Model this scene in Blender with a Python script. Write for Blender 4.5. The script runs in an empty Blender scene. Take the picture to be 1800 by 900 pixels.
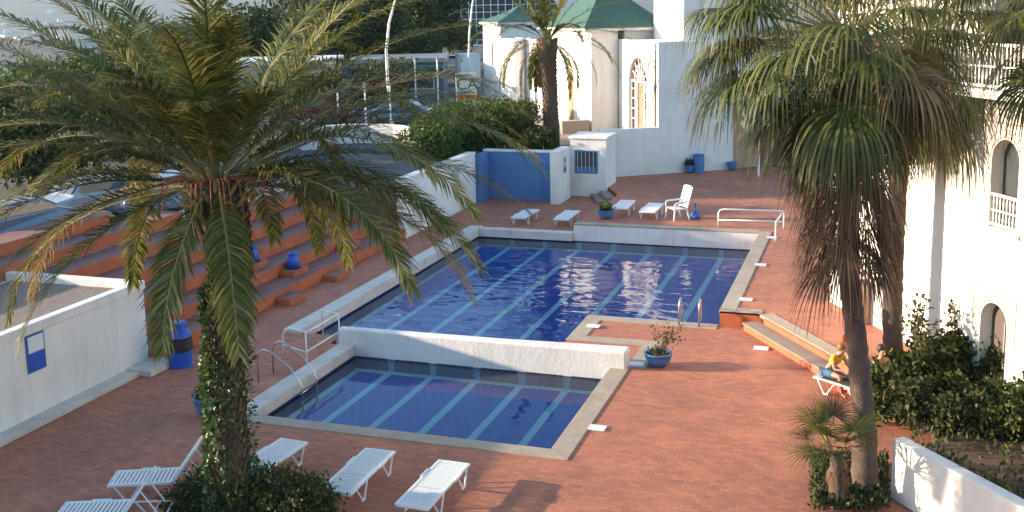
import bpy, bmesh, math, random
import numpy as np
from mathutils import Vector, Matrix
from mathutils.geometry import tessellate_polygon
random.seed(7); RNG = np.random.default_rng(7)
sc = bpy.context.scene
COL = sc.collection
PI = math.pi

# ------------------------------------------------------------------ camera
H = 9.0
FPX, PPY = 1884.12, 323.96
PITCH, ROLL, YAW = 0.164886, -0.020487, 0.328827
_cy, _sy = math.cos(YAW), math.sin(YAW)
FWD = Vector((-_sy*math.cos(PITCH), _cy*math.cos(PITCH), -math.sin(PITCH)))
_r = Vector((_cy, _sy, 0)); _u = _r.cross(FWD)
CR = _r*math.cos(ROLL) + _u*math.sin(ROLL)
CU = -_r*math.sin(ROLL) + _u*math.cos(ROLL)
cam = bpy.data.cameras.new('camera'); camo = bpy.data.objects.new('camera', cam); COL.objects.link(camo)
M = Matrix((CR, CU, -FWD)).transposed().to_4x4(); M.translation = Vector((0, 0, H))
camo.matrix_world = M
cam.sensor_width = 36; cam.lens = 36*FPX/1800
cam.shift_y = -(450-PPY)/1800
cam.clip_start = 0.1; cam.clip_end = 20000
sc.camera = camo

# ------------------------------------------------------------------ light
SUN_EL = math.radians(11.5)
SUN_AZ = Vector((-0.978, -0.19, 0)).normalized()          # towards the sun
to_sun = Vector((SUN_AZ.x*math.cos(SUN_EL), SUN_AZ.y*math.cos(SUN_EL), math.sin(SUN_EL)))
w = bpy.data.worlds.new('World'); sc.world = w; w.use_nodes = True
nt = w.node_tree; nt.nodes.clear()
sky = nt.nodes.new('ShaderNodeTexSky'); sky.sky_type = 'NISHITA'; sky.sun_disc = False
sky.sun_elevation = SUN_EL; sky.sun_rotation = math.atan2(SUN_AZ.x, SUN_AZ.y) % (2*PI)
sky.air_density = 1.3; sky.dust_density = 1.0; sky.ozone_density = 3.0; sky.altitude = 50
bg = nt.nodes.new('ShaderNodeBackground'); bg.inputs['Strength'].default_value = 0.15
ow = nt.nodes.new('ShaderNodeOutputWorld')
nt.links.new(sky.outputs[0], bg.inputs[0]); nt.links.new(bg.outputs[0], ow.inputs[0])
sun = bpy.data.lights.new('sun', 'SUN'); suno = bpy.data.objects.new('sun', sun); COL.objects.link(suno)
sun.energy = 4.2; sun.angle = math.radians(0.6); sun.color = (1.0, 0.80, 0.58)
suno.rotation_euler = (-to_sun).to_track_quat('-Z', 'Y').to_euler(); suno.location = (-30, 0, 40)
vs = sc.view_settings
vs.view_transform = 'Standard'; vs.look = 'None'; vs.gamma = 1; vs.use_curve_mapping = False
vs.exposure = 1.68
sc.cycles.max_bounces = 8; sc.cycles.transparent_max_bounces = 24
sc.cycles.caustics_reflective = False; sc.cycles.caustics_refractive = False
sc.cycles.volume_bounces = 0

# ------------------------------------------------------------------ helpers
def ray(px, py):
    return FWD + CR*((px-900)/FPX) - CU*((py-PPY)/FPX)
def at(px, py, z=0.0):
    d = ray(px, py); t = (z-H)/d.z; return Vector((d.x*t, d.y*t, z))
def atY(px, py, Y):
    d = ray(px, py); t = Y/d.y; return Vector((d.x*t, Y, H+d.z*t))

def tag(o, label=None, cat=None, group=None, kind=None):
    if label: o['label'] = label
    if cat: o['category'] = cat
    if group: o['group'] = group
    if kind: o['kind'] = kind
    return o
def empty(name, loc, rz=0, label=None, cat=None, group=None):
    o = bpy.data.objects.new(name, None); COL.objects.link(o)
    o.location = loc; o.rotation_euler = (0, 0, rz); o.empty_display_size = .2
    return tag(o, label, cat, group)
def copy_tree(o, parent=None):
    c = o.copy(); COL.objects.link(c)
    if parent is not None: c.parent = parent
    for ch in list(o.children): copy_tree(ch, c)
    return c

class MB:
    def __init__(s): s.v = []; s.f = []; s.m = []
    def add(s, vs_, fs, m=0):
        b = len(s.v); s.v += [tuple(p) for p in vs_]; s.f += [tuple(b+i for i in f) for f in fs]; s.m += [m]*len(fs); return s
    def box(s, x0, x1, y0, y1, z0, z1, m=0, T=None):
        P = [Vector((x, y, z)) for z in (z0, z1) for y in (y0, y1) for x in (x0, x1)]
        if T is not None: P = [T @ p for p in P]
        return s.add(P, [(0,2,3,1),(4,5,7,6),(0,1,5,4),(2,6,7,3),(0,4,6,2),(1,3,7,5)], m)
    def prism(s, poly, z0, z1, m=0, mtop=None):
        n = len(poly)
        A = sum(poly[i][0]*poly[(i+1)%n][1]-poly[(i+1)%n][0]*poly[i][1] for i in range(n))
        if A < 0: poly = list(reversed(poly))
        P = [(p[0], p[1], z0) for p in poly]+[(p[0], p[1], z1) for p in poly]
        s.add(P, [tuple(reversed(range(n)))]+[(i, (i+1)%n, n+(i+1)%n, n+i) for i in range(n)], m)
        b = len(s.v)-2*n
        s.f.append(tuple(b+n+i for i in range(n))); s.m.append(m if mtop is None else mtop)
        return s
    def sheet(s, poly, z, m=0):
        n = len(poly)
        A = sum(poly[i][0]*poly[(i+1)%n][1]-poly[(i+1)%n][0]*poly[i][1] for i in range(n))
        if A < 0: poly = list(reversed(poly))
        return s.add([(p[0], p[1], z) for p in poly], [tuple(range(n))], m)
    def tube(s, pts, r, seg=8, m=0, caps=True):
        pts = [Vector(p) for p in pts]; n = len(pts)
        rr = r if isinstance(r, (list, tuple)) else [r]*n
        prev = None; rings = []
        for i, p in enumerate(pts):
            t = (pts[min(i+1, n-1)]-pts[max(i-1, 0)]).normalized()
            if prev is None:
                a = Vector((0, 0, 1)) if abs(t.z) < .9 else Vector((1, 0, 0))
                nrm = t.cross(a).normalized()
            else:
                nrm = (prev - t*prev.dot(t)).normalized()
            prev = nrm; b = t.cross(nrm)
            rings.append([p+(nrm*math.cos(2*PI*k/seg)+b*math.sin(2*PI*k/seg))*rr[i] for k in range(seg)])
        V = [q for r_ in rings for q in r_]
        F = [(i*seg+k, i*seg+(k+1)%seg, (i+1)*seg+(k+1)%seg, (i+1)*seg+k) for i in range(n-1) for k in range(seg)]
        if caps: F += [tuple(reversed(range(seg))), tuple((n-1)*seg+k for k in range(seg))]
        return s.add(V, F, m)
    def lathe(s, prof, seg=24, c=(0, 0, 0), m=0):
        V = [(c[0]+r*math.cos(2*PI*k/seg), c[1]+r*math.sin(2*PI*k/seg), c[2]+z) for r, z in prof for k in range(seg)]
        n = len(prof)
        F = [(i*seg+k, i*seg+(k+1)%seg, (i+1)*seg+(k+1)%seg, (i+1)*seg+k) for i in range(n-1) for k in range(seg)]
        F += [tuple(reversed(range(seg))), tuple((n-1)*seg+k for k in range(seg))]
        return s.add(V, F, m)
    def build(s, name, mats, parent=None, org=(0, 0, 0), smooth=False, bevel=0):
        me = bpy.data.meshes.new(name); ox, oy, oz = org
        me.from_pydata([(x-ox, y-oy, z-oz) for x, y, z in s.v], [], s.f); me.update()
        for mt in (mats if isinstance(mats, (list, tuple)) else [mats]): me.materials.append(mt)
        me.polygons.foreach_set('material_index', s.m)
        if smooth: me.polygons.foreach_set('use_smooth', [True]*len(s.f))
        o = bpy.data.objects.new(name, me); COL.objects.link(o)
        if parent is not None: o.parent = parent
        else: o.location = org
        if bevel:
            b = o.modifiers.new('bevel', 'BEVEL'); b.width = bevel; b.segments = 2; b.limit_method = 'ANGLE'
        return o

def np_mesh(name, V, F, mats, parent=None, org=(0, 0, 0), mi=None, smooth=False):
    """V (n,3) float, F (m,4) or (m,3) int"""
    V = np.asarray(V, dtype=np.float32)-np.array(org, dtype=np.float32); F = np.asarray(F, dtype=np.int32)
    k = F.shape[1]; me = bpy.data.meshes.new(name)
    me.vertices.add(len(V)); me.vertices.foreach_set('co', V.ravel())
    me.loops.add(F.size); me.loops.foreach_set('vertex_index', F.ravel())
    me.polygons.add(len(F)); me.polygons.foreach_set('loop_start', np.arange(0, F.size, k, dtype=np.int32))
    for mt in (mats if isinstance(mats, (list, tuple)) else [mats]): me.materials.append(mt)
    if mi is not None: me.polygons.foreach_set('material_index', np.asarray(mi, dtype=np.int32))
    if smooth: me.polygons.foreach_set('use_smooth', np.ones(len(F), dtype=bool))
    me.update(calc_edges=True); me.validate()
    o = bpy.data.objects.new(name, me); COL.objects.link(o)
    if parent is not None: o.parent = parent
    else: o.location = org
    return o

def text_mesh(name, body, size, mat, parent, T, extr=.01):
    cu = bpy.data.curves.new(name, 'FONT'); cu.body = body; cu.size = size; cu.extrude = extr; cu.align_x = 'CENTER'
    t = bpy.data.objects.new('tmp', cu); COL.objects.link(t)
    me = bpy.data.meshes.new_from_object(t.evaluated_get(bpy.context.evaluated_depsgraph_get()))
    bpy.data.objects.remove(t)
    me.materials.clear(); me.materials.append(mat)
    o = bpy.data.objects.new(name, me); COL.objects.link(o); o.parent = parent; o.matrix_local = T
    return o

# ------------------------------------------------------------------ materials
def mat(name, col, rough=.7, var=None, vscale=2.0, vamt=.5, bump=0, bscale=20, metal=0, stain=None, sscale=.35, samt=.5, trans=0, island=None, spec=.5, streak=None):
    m = bpy.data.materials.new(name); m.use_nodes = True; t = m.node_tree; N = t.nodes; L = t.links
    p = N['Principled BSDF']; p.inputs['Roughness'].default_value = rough; p.inputs['Metallic'].default_value = metal
    p.inputs['Specular IOR Level'].default_value = spec
    tc = N.new('ShaderNodeTexCoord')
    cur = N.new('ShaderNodeRGB'); cur.outputs[0].default_value = (*col, 1); out = cur.outputs[0]
    def mix(a, b, fac):
        x = N.new('ShaderNodeMix'); x.data_type = 'RGBA'; L.new(fac, x.inputs[0]); L.new(a, x.inputs[6])
        if isinstance(b, tuple): x.inputs[7].default_value = (*b, 1)
        else: L.new(b, x.inputs[7])
        return x.outputs[2]
    def noise(scale, lo, hi, amt, det=5):
        n = N.new('ShaderNodeTexNoise'); n.inputs['Scale'].default_value = scale; n.inputs['Detail'].default_value = det
        n.inputs['Roughness'].default_value = .62
        L.new(tc.outputs['Object'], n.inputs['Vector'])
        r = N.new('ShaderNodeMapRange'); r.inputs[1].default_value = lo; r.inputs[2].default_value = hi; r.inputs[4].default_value = amt
        L.new(n.outputs[0], r.inputs[0]); return r.outputs[0]
    if var: out = mix(out, var, noise(vscale, .35, .65, vamt))
    if stain: out = mix(out, stain, noise(sscale, .48, .72, samt, 8))
    if streak:
        m2 = N.new('ShaderNodeMapping'); m2.inputs['Scale'].default_value = (2.2, 2.2, .16); L.new(tc.outputs['Object'], m2.inputs[0])
        n = N.new('ShaderNodeTexNoise'); n.inputs['Scale'].default_value = 1.6; n.inputs['Detail'].default_value = 7; n.inputs['Roughness'].default_value = .7; L.new(m2.outputs[0], n.inputs['Vector'])
        r = N.new('ShaderNodeMapRange'); r.inputs[1].default_value = .5; r.inputs[2].default_value = .78; r.inputs[4].default_value = .55; L.new(n.outputs[0], r.inputs[0])
        out = mix(out, streak, r.outputs[0])
    if island:
        g = N.new('ShaderNodeNewGeometry'); r = N.new('ShaderNodeValToRGB')
        for i, (pos, c) in enumerate(island):
            e = r.color_ramp.elements[i] if i < 2 else r.color_ramp.elements.new(pos)
            e.position = pos; e.color = (*c, 1)
        L.new(g.outputs['Random Per Island'], r.inputs[0]); out = r.outputs[0]
    L.new(out, p.inputs['Base Color'])
    if bump:
        n = N.new('ShaderNodeTexNoise'); n.inputs['Scale'].default_value = bscale; n.inputs['Detail'].default_value = 4
        L.new(tc.outputs['Object'], n.inputs['Vector'])
        b = N.new('ShaderNodeBump'); b.inputs['Strength'].default_value = bump; b.inputs['Distance'].default_value = .02
        L.new(n.outputs[0], b.inputs['Height']); L.new(b.outputs[0], p.inputs['Normal'])
    if trans:
        tr = N.new('ShaderNodeBsdfTranslucent'); L.new(out, tr.inputs[0])
        ms = N.new('ShaderNodeMixShader'); ms.inputs[0].default_value = trans
        L.new(p.outputs[0], ms.inputs[1]); L.new(tr.outputs[0], ms.inputs[2]); L.new(ms.outputs[0], N['Material Output'].inputs[0])
    return m

def paver_mat(name, c1, c2, mortar, bw=.24, rh=.12, ms=.009, rot=0, dirt=(.10, .06, .055), damt=.42, rough=.75):
    m = bpy.data.materials.new(name); m.use_nodes = True; t = m.node_tree; N = t.nodes; L = t.links
    p = N['Principled BSDF']; p.inputs['Roughness'].default_value = rough
    tc = N.new('ShaderNodeTexCoord'); mp = N.new('ShaderNodeMapping'); mp.inputs['Rotation'].default_value = (0, 0, rot)
    L.new(tc.outputs['Object'], mp.inputs[0])
    b = N.new('ShaderNodeTexBrick'); b.inputs['Scale'].default_value = 1; b.inputs['Brick Width'].default_value = bw
    b.inputs['Row Height'].default_value = rh; b.inputs['Mortar Size'].default_value = ms; b.inputs['Bias'].default_value = 0
    b.inputs['Color1'].default_value = (*c1, 1); b.inputs['Color2'].default_value = (*c2, 1); b.inputs['Mortar'].default_value = (*mortar, 1)
    b.inputs['Mortar Smooth'].default_value = .3
    L.new(mp.outputs[0], b.inputs['Vector'])
    out = b.outputs[0]
    def layer(out, scale, lo, hi, amt, col, det=8, stretch=None):
        n = N.new('ShaderNodeTexNoise'); n.inputs['Scale'].default_value = scale; n.inputs['Detail'].default_value = det; n.inputs['Roughness'].default_value = .65
        if stretch:
            m2 = N.new('ShaderNodeMapping'); m2.inputs['Scale'].default_value = stretch; L.new(tc.outputs['Object'], m2.inputs[0]); L.new(m2.outputs[0], n.inputs['Vector'])
        else: L.new(tc.outputs['Object'], n.inputs['Vector'])
        r = N.new('ShaderNodeMapRange'); r.inputs[1].default_value = lo; r.inputs[2].default_value = hi; r.inputs[4].default_value = amt; L.new(n.outputs[0], r.inputs[0])
        x = N.new('ShaderNodeMix'); x.data_type = 'RGBA'; L.new(r.outputs[0], x.inputs[0]); L.new(out, x.inputs[6]); x.inputs[7].default_value = (*col, 1)
        return x.outputs[2]
    out = layer(out, .35, .42, .75, damt*.8, dirt)
    out = layer(out, 1.3, .55, .75, damt, dirt, stretch=(1, 2.2, 1))
    out = layer(out, .9, .5, .72, .35, tuple(min(1, x*1.5) for x in c1))
    L.new(out, p.inputs['Base Color'])
    bp_ = N.new('ShaderNodeBump'); bp_.inputs['Strength'].default_value = .5; bp_.inputs['Distance'].default_value = .006; bp_.invert = True
    L.new(b.outputs['Fac'], bp_.inputs['Height']); L.new(bp_.outputs[0], p.inputs['Normal'])
    return m

def water_mat(name, sc1, st, dist):
    m = bpy.data.materials.new(name); m.use_nodes = True; t = m.node_tree; N = t.nodes; L = t.links
    N.remove(N['Principled BSDF'])
    tc = N.new('ShaderNodeTexCoord'); mp = N.new('ShaderNodeMapping'); mp.inputs['Scale'].default_value = (1, 1.7, 1)
    mp.inputs['Rotation'].default_value = (0, 0, .35)
    L.new(tc.outputs['Object'], mp.inputs[0])
    n1 = N.new('ShaderNodeTexNoise'); n1.inputs['Scale'].default_value = sc1; n1.inputs['Detail'].default_value = 2; n1.inputs['Roughness'].default_value = .45
    n1.inputs['Distortion'].default_value = .6
    L.new(mp.outputs[0], n1.inputs['Vector'])
    b = N.new('ShaderNodeBump'); b.inputs['Strength'].default_value = st; b.inputs['Distance'].default_value = dist
    L.new(n1.outputs[0], b.inputs['Height'])
    fr = N.new('ShaderNodeFresnel'); fr.inputs[0].default_value = 1.33; L.new(b.outputs[0], fr.inputs['Normal'])
    tr = N.new('ShaderNodeBsdfTransparent'); tr.inputs[0].default_value = (.80, .94, .99, 1)
    gl = N.new('ShaderNodeBsdfGlossy'); gl.inputs['Roughness'].default_value = .015; L.new(b.outputs[0], gl.inputs['Normal'])
    mx = N.new('ShaderNodeMixShader'); L.new(fr.outputs[0], mx.inputs[0]); L.new(tr.outputs[0], mx.inputs[1]); L.new(gl.outputs[0], mx.inputs[2])
    L.new(mx.outputs[0], N['Material Output'].inputs[0])
    return m

W = {}
W['white'] = mat('white_paint', (.78, .76, .74), .75, var=(.66, .64, .62), vscale=1.2, vamt=.35, stain=(.50, .47, .43), sscale=.8, samt=.4, bump=.4, bscale=12, streak=(.46, .43, .40))
W['white2'] = mat('white_render', (.80, .78, .76), .8, var=(.70, .68, .66), vscale=.6, vamt=.4, bump=.4, bscale=10, stain=(.58, .54, .50), sscale=.6, samt=.4, streak=(.55, .52, .49))
W['coping'] = mat('stone_coping', (.42, .35, .28), .8, var=(.33, .27, .21), vscale=3, vamt=.7, stain=(.24, .19, .15), sscale=1.1, samt=.6, bump=.3, bscale=40)
W['wcoping'] = mat('pale_coping', (.66, .60, .54), .75, var=(.52, .47, .42), vscale=2.2, vamt=.6, stain=(.33, .29, .26), sscale=1.5, samt=.45, bump=.3, bscale=40)
W['paver'] = paver_mat('brick_paving', (.52, .190, .104), (.38, .130, .074), (.27, .12, .085))
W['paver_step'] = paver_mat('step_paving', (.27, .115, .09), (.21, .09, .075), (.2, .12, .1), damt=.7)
W['riser'] = mat('orange_riser', (.50, .135, .055), .8, var=(.36, .095, .045), vscale=2.5, vamt=.7, stain=(.22, .09, .06), sscale=1.2, samt=.5, bump=.3)
W['grey_tread'] = mat('grey_tread', (.30, .24, .20), .85, var=(.22, .18, .15), vscale=3, vamt=.7, bump=.3)
W['gravel'] = mat('roof_gravel', (.24, .19, .16), .95, var=(.16, .13, .11), vscale=6, vamt=.8, bump=.8, bscale=60)
W['tile_blue'] = paver_mat('pool_tile', (.020, .105, .58), (.015, .082, .48), (.09, .26, .68), bw=.25, rh=.25, ms=.011, dirt=(.01, .03, .2), damt=.3, rough=.4)
W['tile_wall'] = paver_mat('pool_wall_tile', (.30, .33, .40), (.24, .27, .34), (.36, .40, .45), bw=.15, rh=.15, ms=.006, dirt=(.08, .1, .14), damt=.3, rough=.4)
W['stripe'] = mat('lane_tile', (.52, .86, .90), .4, var=(.42, .76, .84), vscale=4, vamt=.5)
W['navy'] = mat('navy_tile', (.03, .05, .13), .35)
W['water_calm'] = water_mat('pool_water_calm', 1.6, .12, .03)
W['water_rip'] = water_mat('pool_water_rippled', .9, .55, .06)
W['plastic'] = mat('white_plastic', (.74, .76, .78), .38, var=(.66, .68, .70), vscale=3, vamt=.4)
W['chrome'] = mat('steel_rail', (.55, .55, .56), .28, metal=1)
W['white_metal'] = mat('white_rail_paint', (.78, .78, .78), .4)
W['blue'] = mat('blue_paint', (.045, .13, .40), .6, var=(.035, .10, .32), vscale=2, vamt=.6, stain=(.07, .17, .36), sscale=1.5, samt=.4)
W['blue_wall'] = mat('blue_wall', (.085, .20, .43), .75, var=(.065, .16, .37), vscale=1.2, vamt=.6, bump=.3, streak=(.20, .30, .44))
W['blue_pl'] = mat('blue_plastic', (.02, .09, .50), .35, var=(.015, .07, .40), vscale=3)
W['pot'] = mat('blue_glazed_pot', (.07, .20, .48), .35, var=(.05, .15, .38), vscale=5)
W['black'] = mat('black_rubber', (.02, .018, .022), .7, var=(.05, .03, .03), vscale=4)
W['soil'] = mat('soil', (.10, .06, .045), .95, var=(.06, .035, .027), vscale=8, bump=.8, bscale=40)
W['asphalt'] = mat('asphalt', (.10, .10, .105), .9, var=(.07, .07, .075), vscale=1.5, vamt=.7, bump=.3)
W['pave_tan'] = mat('tan_paving', (.34, .27, .21), .9, var=(.27, .21, .17), vscale=1.5, vamt=.7)
W['bark'] = mat('date_bark', (.17, .11, .07), .95, var=(.08, .05, .035), vscale=9, vamt=.9, bump=1.0, bscale=30)
W['bark2'] = mat('fan_palm_bark', (.125, .085, .07), .95, var=(.07, .045, .04), vscale=5, vamt=.8, bump=.9, bscale=22)
W['wood'] = mat('branch_wood', (.14, .10, .07), .9, var=(.09, .06, .04), vscale=6)
W['frond'] = mat('date_leaflet', (.1, .13, .03), .6, island=[(0, (.058, .078, .016)), (.45, (.110, .128, .027)), (.8, (.180, .175, .042)), (1, (.34, .28, .11))], trans=.3, spec=.25)
W['frond_dry'] = mat('dry_leaflet', (.3, .2, .1), .7, island=[(0, (.20, .13, .06)), (.6, (.32, .23, .11)), (1, (.42, .33, .18))], trans=.25)
W['rachis'] = mat('frond_stem', (.26, .22, .09), .55, var=(.34, .24, .10), vscale=2)
W['fan'] = mat('fan_leaf', (.1, .13, .04), .45, island=[(0, (.052, .072, .020)), (.5, (.095, .118, .030)), (1, (.175, .175, .055))], trans=.3, spec=.35)
W['fan_dry'] = mat('dead_fan_leaf', (.2, .14, .09), .8, island=[(0, (.085, .042, .024)), (.6, (.15, .082, .045)), (1, (.26, .17, .09))], trans=.2)
W['fan_young'] = mat('young_fan_leaf', (.1, .13, .04), .6, island=[(0, (.07, .10, .025)), (.5, (.13, .15, .035)), (1, (.23, .22, .07))], trans=.3, spec=.3)
W['leaf'] = mat('shrub_leaf', (.05, .08, .02), .7, island=[(0, (.026, .042, .015)), (.5, (.055, .080, .024)), (.85, (.10, .115, .038)), (1, (.19, .15, .06))], trans=.25, spec=.2)
W['leaf_olive'] = mat('olive_leaf', (.05, .08, .02), .75, island=[(0, (.035, .045, .022)), (.55, (.065, .080, .034)), (1, (.13, .13, .055))], trans=.25, spec=.2)
W['leaf_bright'] = mat('bright_leaf', (.05, .08, .02), .7, island=[(0, (.035, .075, .016)), (.55, (.075, .125, .028)), (1, (.15, .18, .045))], trans=.25, spec=.2)
W['ivy'] = mat('ivy_leaf', (.05, .08, .02), .4, island=[(0, (.028, .060, .014)), (.6, (.07, .12, .03)), (1, (.17, .19, .08))], trans=.15, spec=.7)
W['green_roof'] = mat('green_glazed_tile', (.050, .115, .080), .55, var=(.035, .08, .055), vscale=3, vamt=.7, bump=.6, bscale=12)
W['orange'] = mat('ochre_panel', (.50, .27, .13), .8, var=(.40, .21, .10), vscale=3)
W['orange_dull'] = mat('tan_door', (.34, .20, .13), .7, var=(.28, .16, .10), vscale=2)
W['pink'] = mat('pink_stone', (.45, .30, .23), .85, var=(.35, .22, .17), vscale=5)
W['glass'] = mat('window_glass', (.06, .07, .08), .08, spec=.8)
W['brown_pane'] = mat('brown_panel', (.17, .095, .065), .6)
W['dark_door'] = mat('dark_doorway', (.10, .075, .07), .7, var=(.06, .045, .04))
W['sign_white'] = mat('sign_face', (.48, .52, .48), .5, var=(.42, .46, .42), vscale=2)
W['sign_green'] = mat('sign_green', (.01, .11, .07), .5)
W['sign_red'] = mat('sign_red', (.50, .08, .05), .5)
W['grey'] = mat('grey_metal', (.22, .23, .24), .5)
W['tyre'] = mat('tyre', (.02, .02, .02), .85)
W['tan_wall'] = mat('tan_wall', (.48, .38, .30), .85, var=(.40, .31, .24), vscale=.8)
W['hill_m'] = mat('hillside', (.105, .11, .065), .95, var=(.23, .15, .10), vscale=.004, vamt=.9, stain=(.06, .08, .05), sscale=.012, samt=.8)
W['terrain'] = mat('valley_ground', (.050, .075, .055), .95, var=(.17, .115, .08), vscale=.0022, vamt=.9, stain=(.025, .05, .03), sscale=.012, samt=.9)
W['skin'] = mat('skin', (.46, .22, .14), .5, var=(.40, .19, .12), vscale=8)
W['yellow'] = mat('yellow_cloth', (.72, .42, .03), .8, var=(.60, .32, .02), vscale=12)
W['bluecloth'] = mat('blue_cloth', (.05, .14, .24), .8, var=(.04, .1, .2), vscale=10)
W['redcloth'] = mat('orange_red_cloth', (.60, .12, .06), .8, var=(.5, .09, .05), vscale=10)
W['darkcloth'] = mat('dark_green_towel', (.035, .045, .025), .9, var=(.07, .06, .03), vscale=6)
W['blond'] = mat('blond_hair', (.22, .12, .04), .6, var=(.14, .07, .025), vscale=20)
W['hair'] = mat('dark_hair', (.03, .018, .012), .55)
W['car_white'] = mat('car_white_paint', (.60, .64, .70), .25, spec=.7)
W['car_blue'] = mat('car_grey_blue_paint', (.14, .20, .28), .25, spec=.7)
W['car_pale'] = mat('car_pale_paint', (.30, .35, .42), .3, spec=.6)
W['car_red'] = mat('car_red_paint', (.25, .03, .025), .3, spec=.7)
W['blue_dull'] = mat('dull_blue_wall', (.09, .15, .20), .8, var=(.06, .10, .13), vscale=1)
W['rock'] = mat('hill_rock', (.3, .24, .2), .9)

# ------------------------------------------------------------------ terrain and ground sheets
def terrain():
    n = 150
    s = np.sinh(np.linspace(-1, 1, n)*6.2)/np.sinh(6.2)*6500
    X, Y = np.meshgrid(s, s, indexing='ij'); R_ = np.hypot(X, Y)
    Z = np.full_like(X, -1.6)
    t = np.clip((R_-240)/700, 0, 1); Z = Z - 45*(t*t*(3-2*t))
    # far hills over the bay, to the left of the view
    t2 = np.clip((R_-2600)/2600, 0, 1); t2 = t2*t2*(3-2*t2)
    az = np.arctan2(X, Y)
    ridge = 175 + 22*np.sin(az*9+1.0) + 13*np.sin(az*23) + 6*np.sin(az*61+2)
    wob = 8*np.sin(X*.0047)*np.sin(Y*.0053+1) + 4*np.sin(X*.013+1)*np.sin(Y*.017)
    Z = Z + t2*(ridge + wob)
    V = np.stack([X, Y, Z], -1).reshape(-1, 3)
    i, j = np.meshgrid(np.arange(n-1), np.arange(n-1), indexing='ij'); a = (i*n+j).ravel()
    F = np.stack([a, a+n, a+n+1, a+1], -1)
    o = np_mesh('terrain', V, F, W['terrain'], smooth=True); tag(o, kind='structure')
terrain()

# upper ground (street level beyond the pool terrace)
UP = [(-230, -60), (-21.95, -60), (-21.95, 38.0), (-17.95, 38.0), (-17.95, 49.3), (-13.75, 49.3), (-13.75, 52.0), (-13.02, 52.02), (-6.9, 56.15), (12, 68.9), (235, 219), (235, 262), (-230, 262)]
m = MB().prism(UP, -1.5, 2.0); o = m.build('street_ground', W['asphalt']); tag(o, kind='structure')
# tan terrace paving in front of the pavilion, verge
m = MB().sheet([(-18.0, 51.0), (-13.2, 52.3), (-8.5, 60), (-22, 84), (-31, 78), (-21, 60)], 2.006); tag(m.build('terrace_paving', W['pave_tan']), kind='structure')

# lower deck
m = MB()
for r in [(-22, 9, 8, 19.9), (-17.4, -13.15, 19.9, 25.06), (-17.4, -15.2, 25.06, 40.1), (-15.2, -13.9, 25.06, 25.75),
          (-17.6, -11.2, 40.1, 52.2), (-11.2, -9.0, 40.6, 52.2), (-6.05, 9, 19.9, 25.25), (-7.75, 9, 25.25, 29.47), (-22, -17.4, 19.9, 22.3)]:
    m.sheet([(r[0], r[2]), (r[1], r[2]), (r[1], r[3]), (r[0], r[3])], 0)
tag(m.build('pool_deck', W['paver']), kind='structure')

# upper deck slab
U = 0.4
S0, S1 = Vector((-2.70, 29.15)), Vector((1.35, 23.1))
sd = (S1-S0).normalized(); sn = Vector((-sd.y, sd.x))*-1          # sn points away from the slab (to -x,-y)
if sn.x > 0: sn = -sn
poly = [(-3.95, 29.47), (-2.75, 29.47), (S0.x, S0.y), (S1.x, S1.y), (14, 23.1), (14, 69.9), (12, 68.5), (-6.9, 55.75), (-13.0, 51.6), (-12.6, 50.6), (-11.0, 47.2), (-11.16, 40.5), (-3.95, 40.5)]
m = MB().prism(poly, 0.002, U, 1, 0); tag(m.build('upper_deck', [W['paver'], W['riser']]), kind='structure')

# copings
def strip(p0, p1, wdt, z, t=.02):
    p0, p1 = Vector(p0[:2]), Vector(p1[:2]); d = (p1-p0).normalized(); n = Vector((-d.y, d.x))*wdt
    return [tuple(p0), tuple(p1), tuple(p1+n), tuple(p0+n)], z, t
m = MB()
def cop(x0, x1, y0, y1, z=0, over=.0):
    m.box(x0, x1, y0, y1, z-.05, z+.022)
cop(-13.55, -5.60, 19.50, 19.92)                 # small pool, near side
cop(-6.07, -5.60, 19.921, 25.28)                 # small pool, right
cop(-5.66, -5.20, 25.281, 27.05); cop(-7.77, -5.20, 27.051, 27.5); cop(-7.77, -7.30, 27.501, 29.02); cop(-7.77, -3.99, 29.021, 29.47)
m.box(-3.97, -3.52, 29.47, 40.52, U-.06, U+.022)   # raised right side of the large pool
m.box(-3.515, -2.80, 29.47, 29.85, U-.06, U+.022)
T = Matrix.Translation((S0.x, S0.y, 0)) @ Matrix.Rotation(math.atan2(sd.y, sd.x), 4, 'Z')
m.box(-.25, (S1-S0).length, .0, .42, U-.06, U+.02, T=T)
m.box(-11.2, -3.975, 40.30, 40.75, U-.04, U+.018)
tag(m.build('stone_coping', W['coping'], bevel=.012), kind='structure')
m = MB()
m.box(-13.62, -13.13, 19.93, 25.05, -.25, .03)        # pale coping at the small pool, left
m.box(-15.68, -15.16, 25.6, 40.55, -.25, .10)         # raised pale beam of the large pool, left
m.box(-15.155, -11.21, 40.10, 40.55, -.26, .06)
tag(m.build('white_coping', W['wcoping'], bevel=.012), kind='structure')

# pool basins
ZW, ZF = -.30, -.63
def basin(name, x0, x1, y0, y1, holes=None):
    m = MB()
    m.box(x0-.25, x1+.25, y0-.25, y1+.25, ZF-.2, ZF, 0)
    for (a, b, c, d) in ((x0-.25, x0, y0, y1), (x1, x1+.25, y0, y1), (x0-.25, x1+.25, y1, y1+.25), (x0-.25, x1+.25, y0-.25, y0)):
        m.box(a, b, c, d, ZF, ZW+.004 if (c == y1 or b == x0) else -.052, 1)
    return m
m = basin('small', -13.15, -6.05, 19.9, 25.06)
for x in (-12.08, -10.86, -9.62, -8.39, -7.18): m.box(x-.095, x+.095, 19.95, 24.9, ZF-.01, ZF+.006, 2); m.box(x-.085, x+.085, 25.04, 25.066, ZF, ZW-.07, 2)
m.box(-13.12, -6.08, 24.82, 25.03, ZF-.01, ZF+.010, 2); m.box(-13.1, -12.93, 19.95, 24.8, ZF-.01, ZF+.008, 2)
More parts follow.
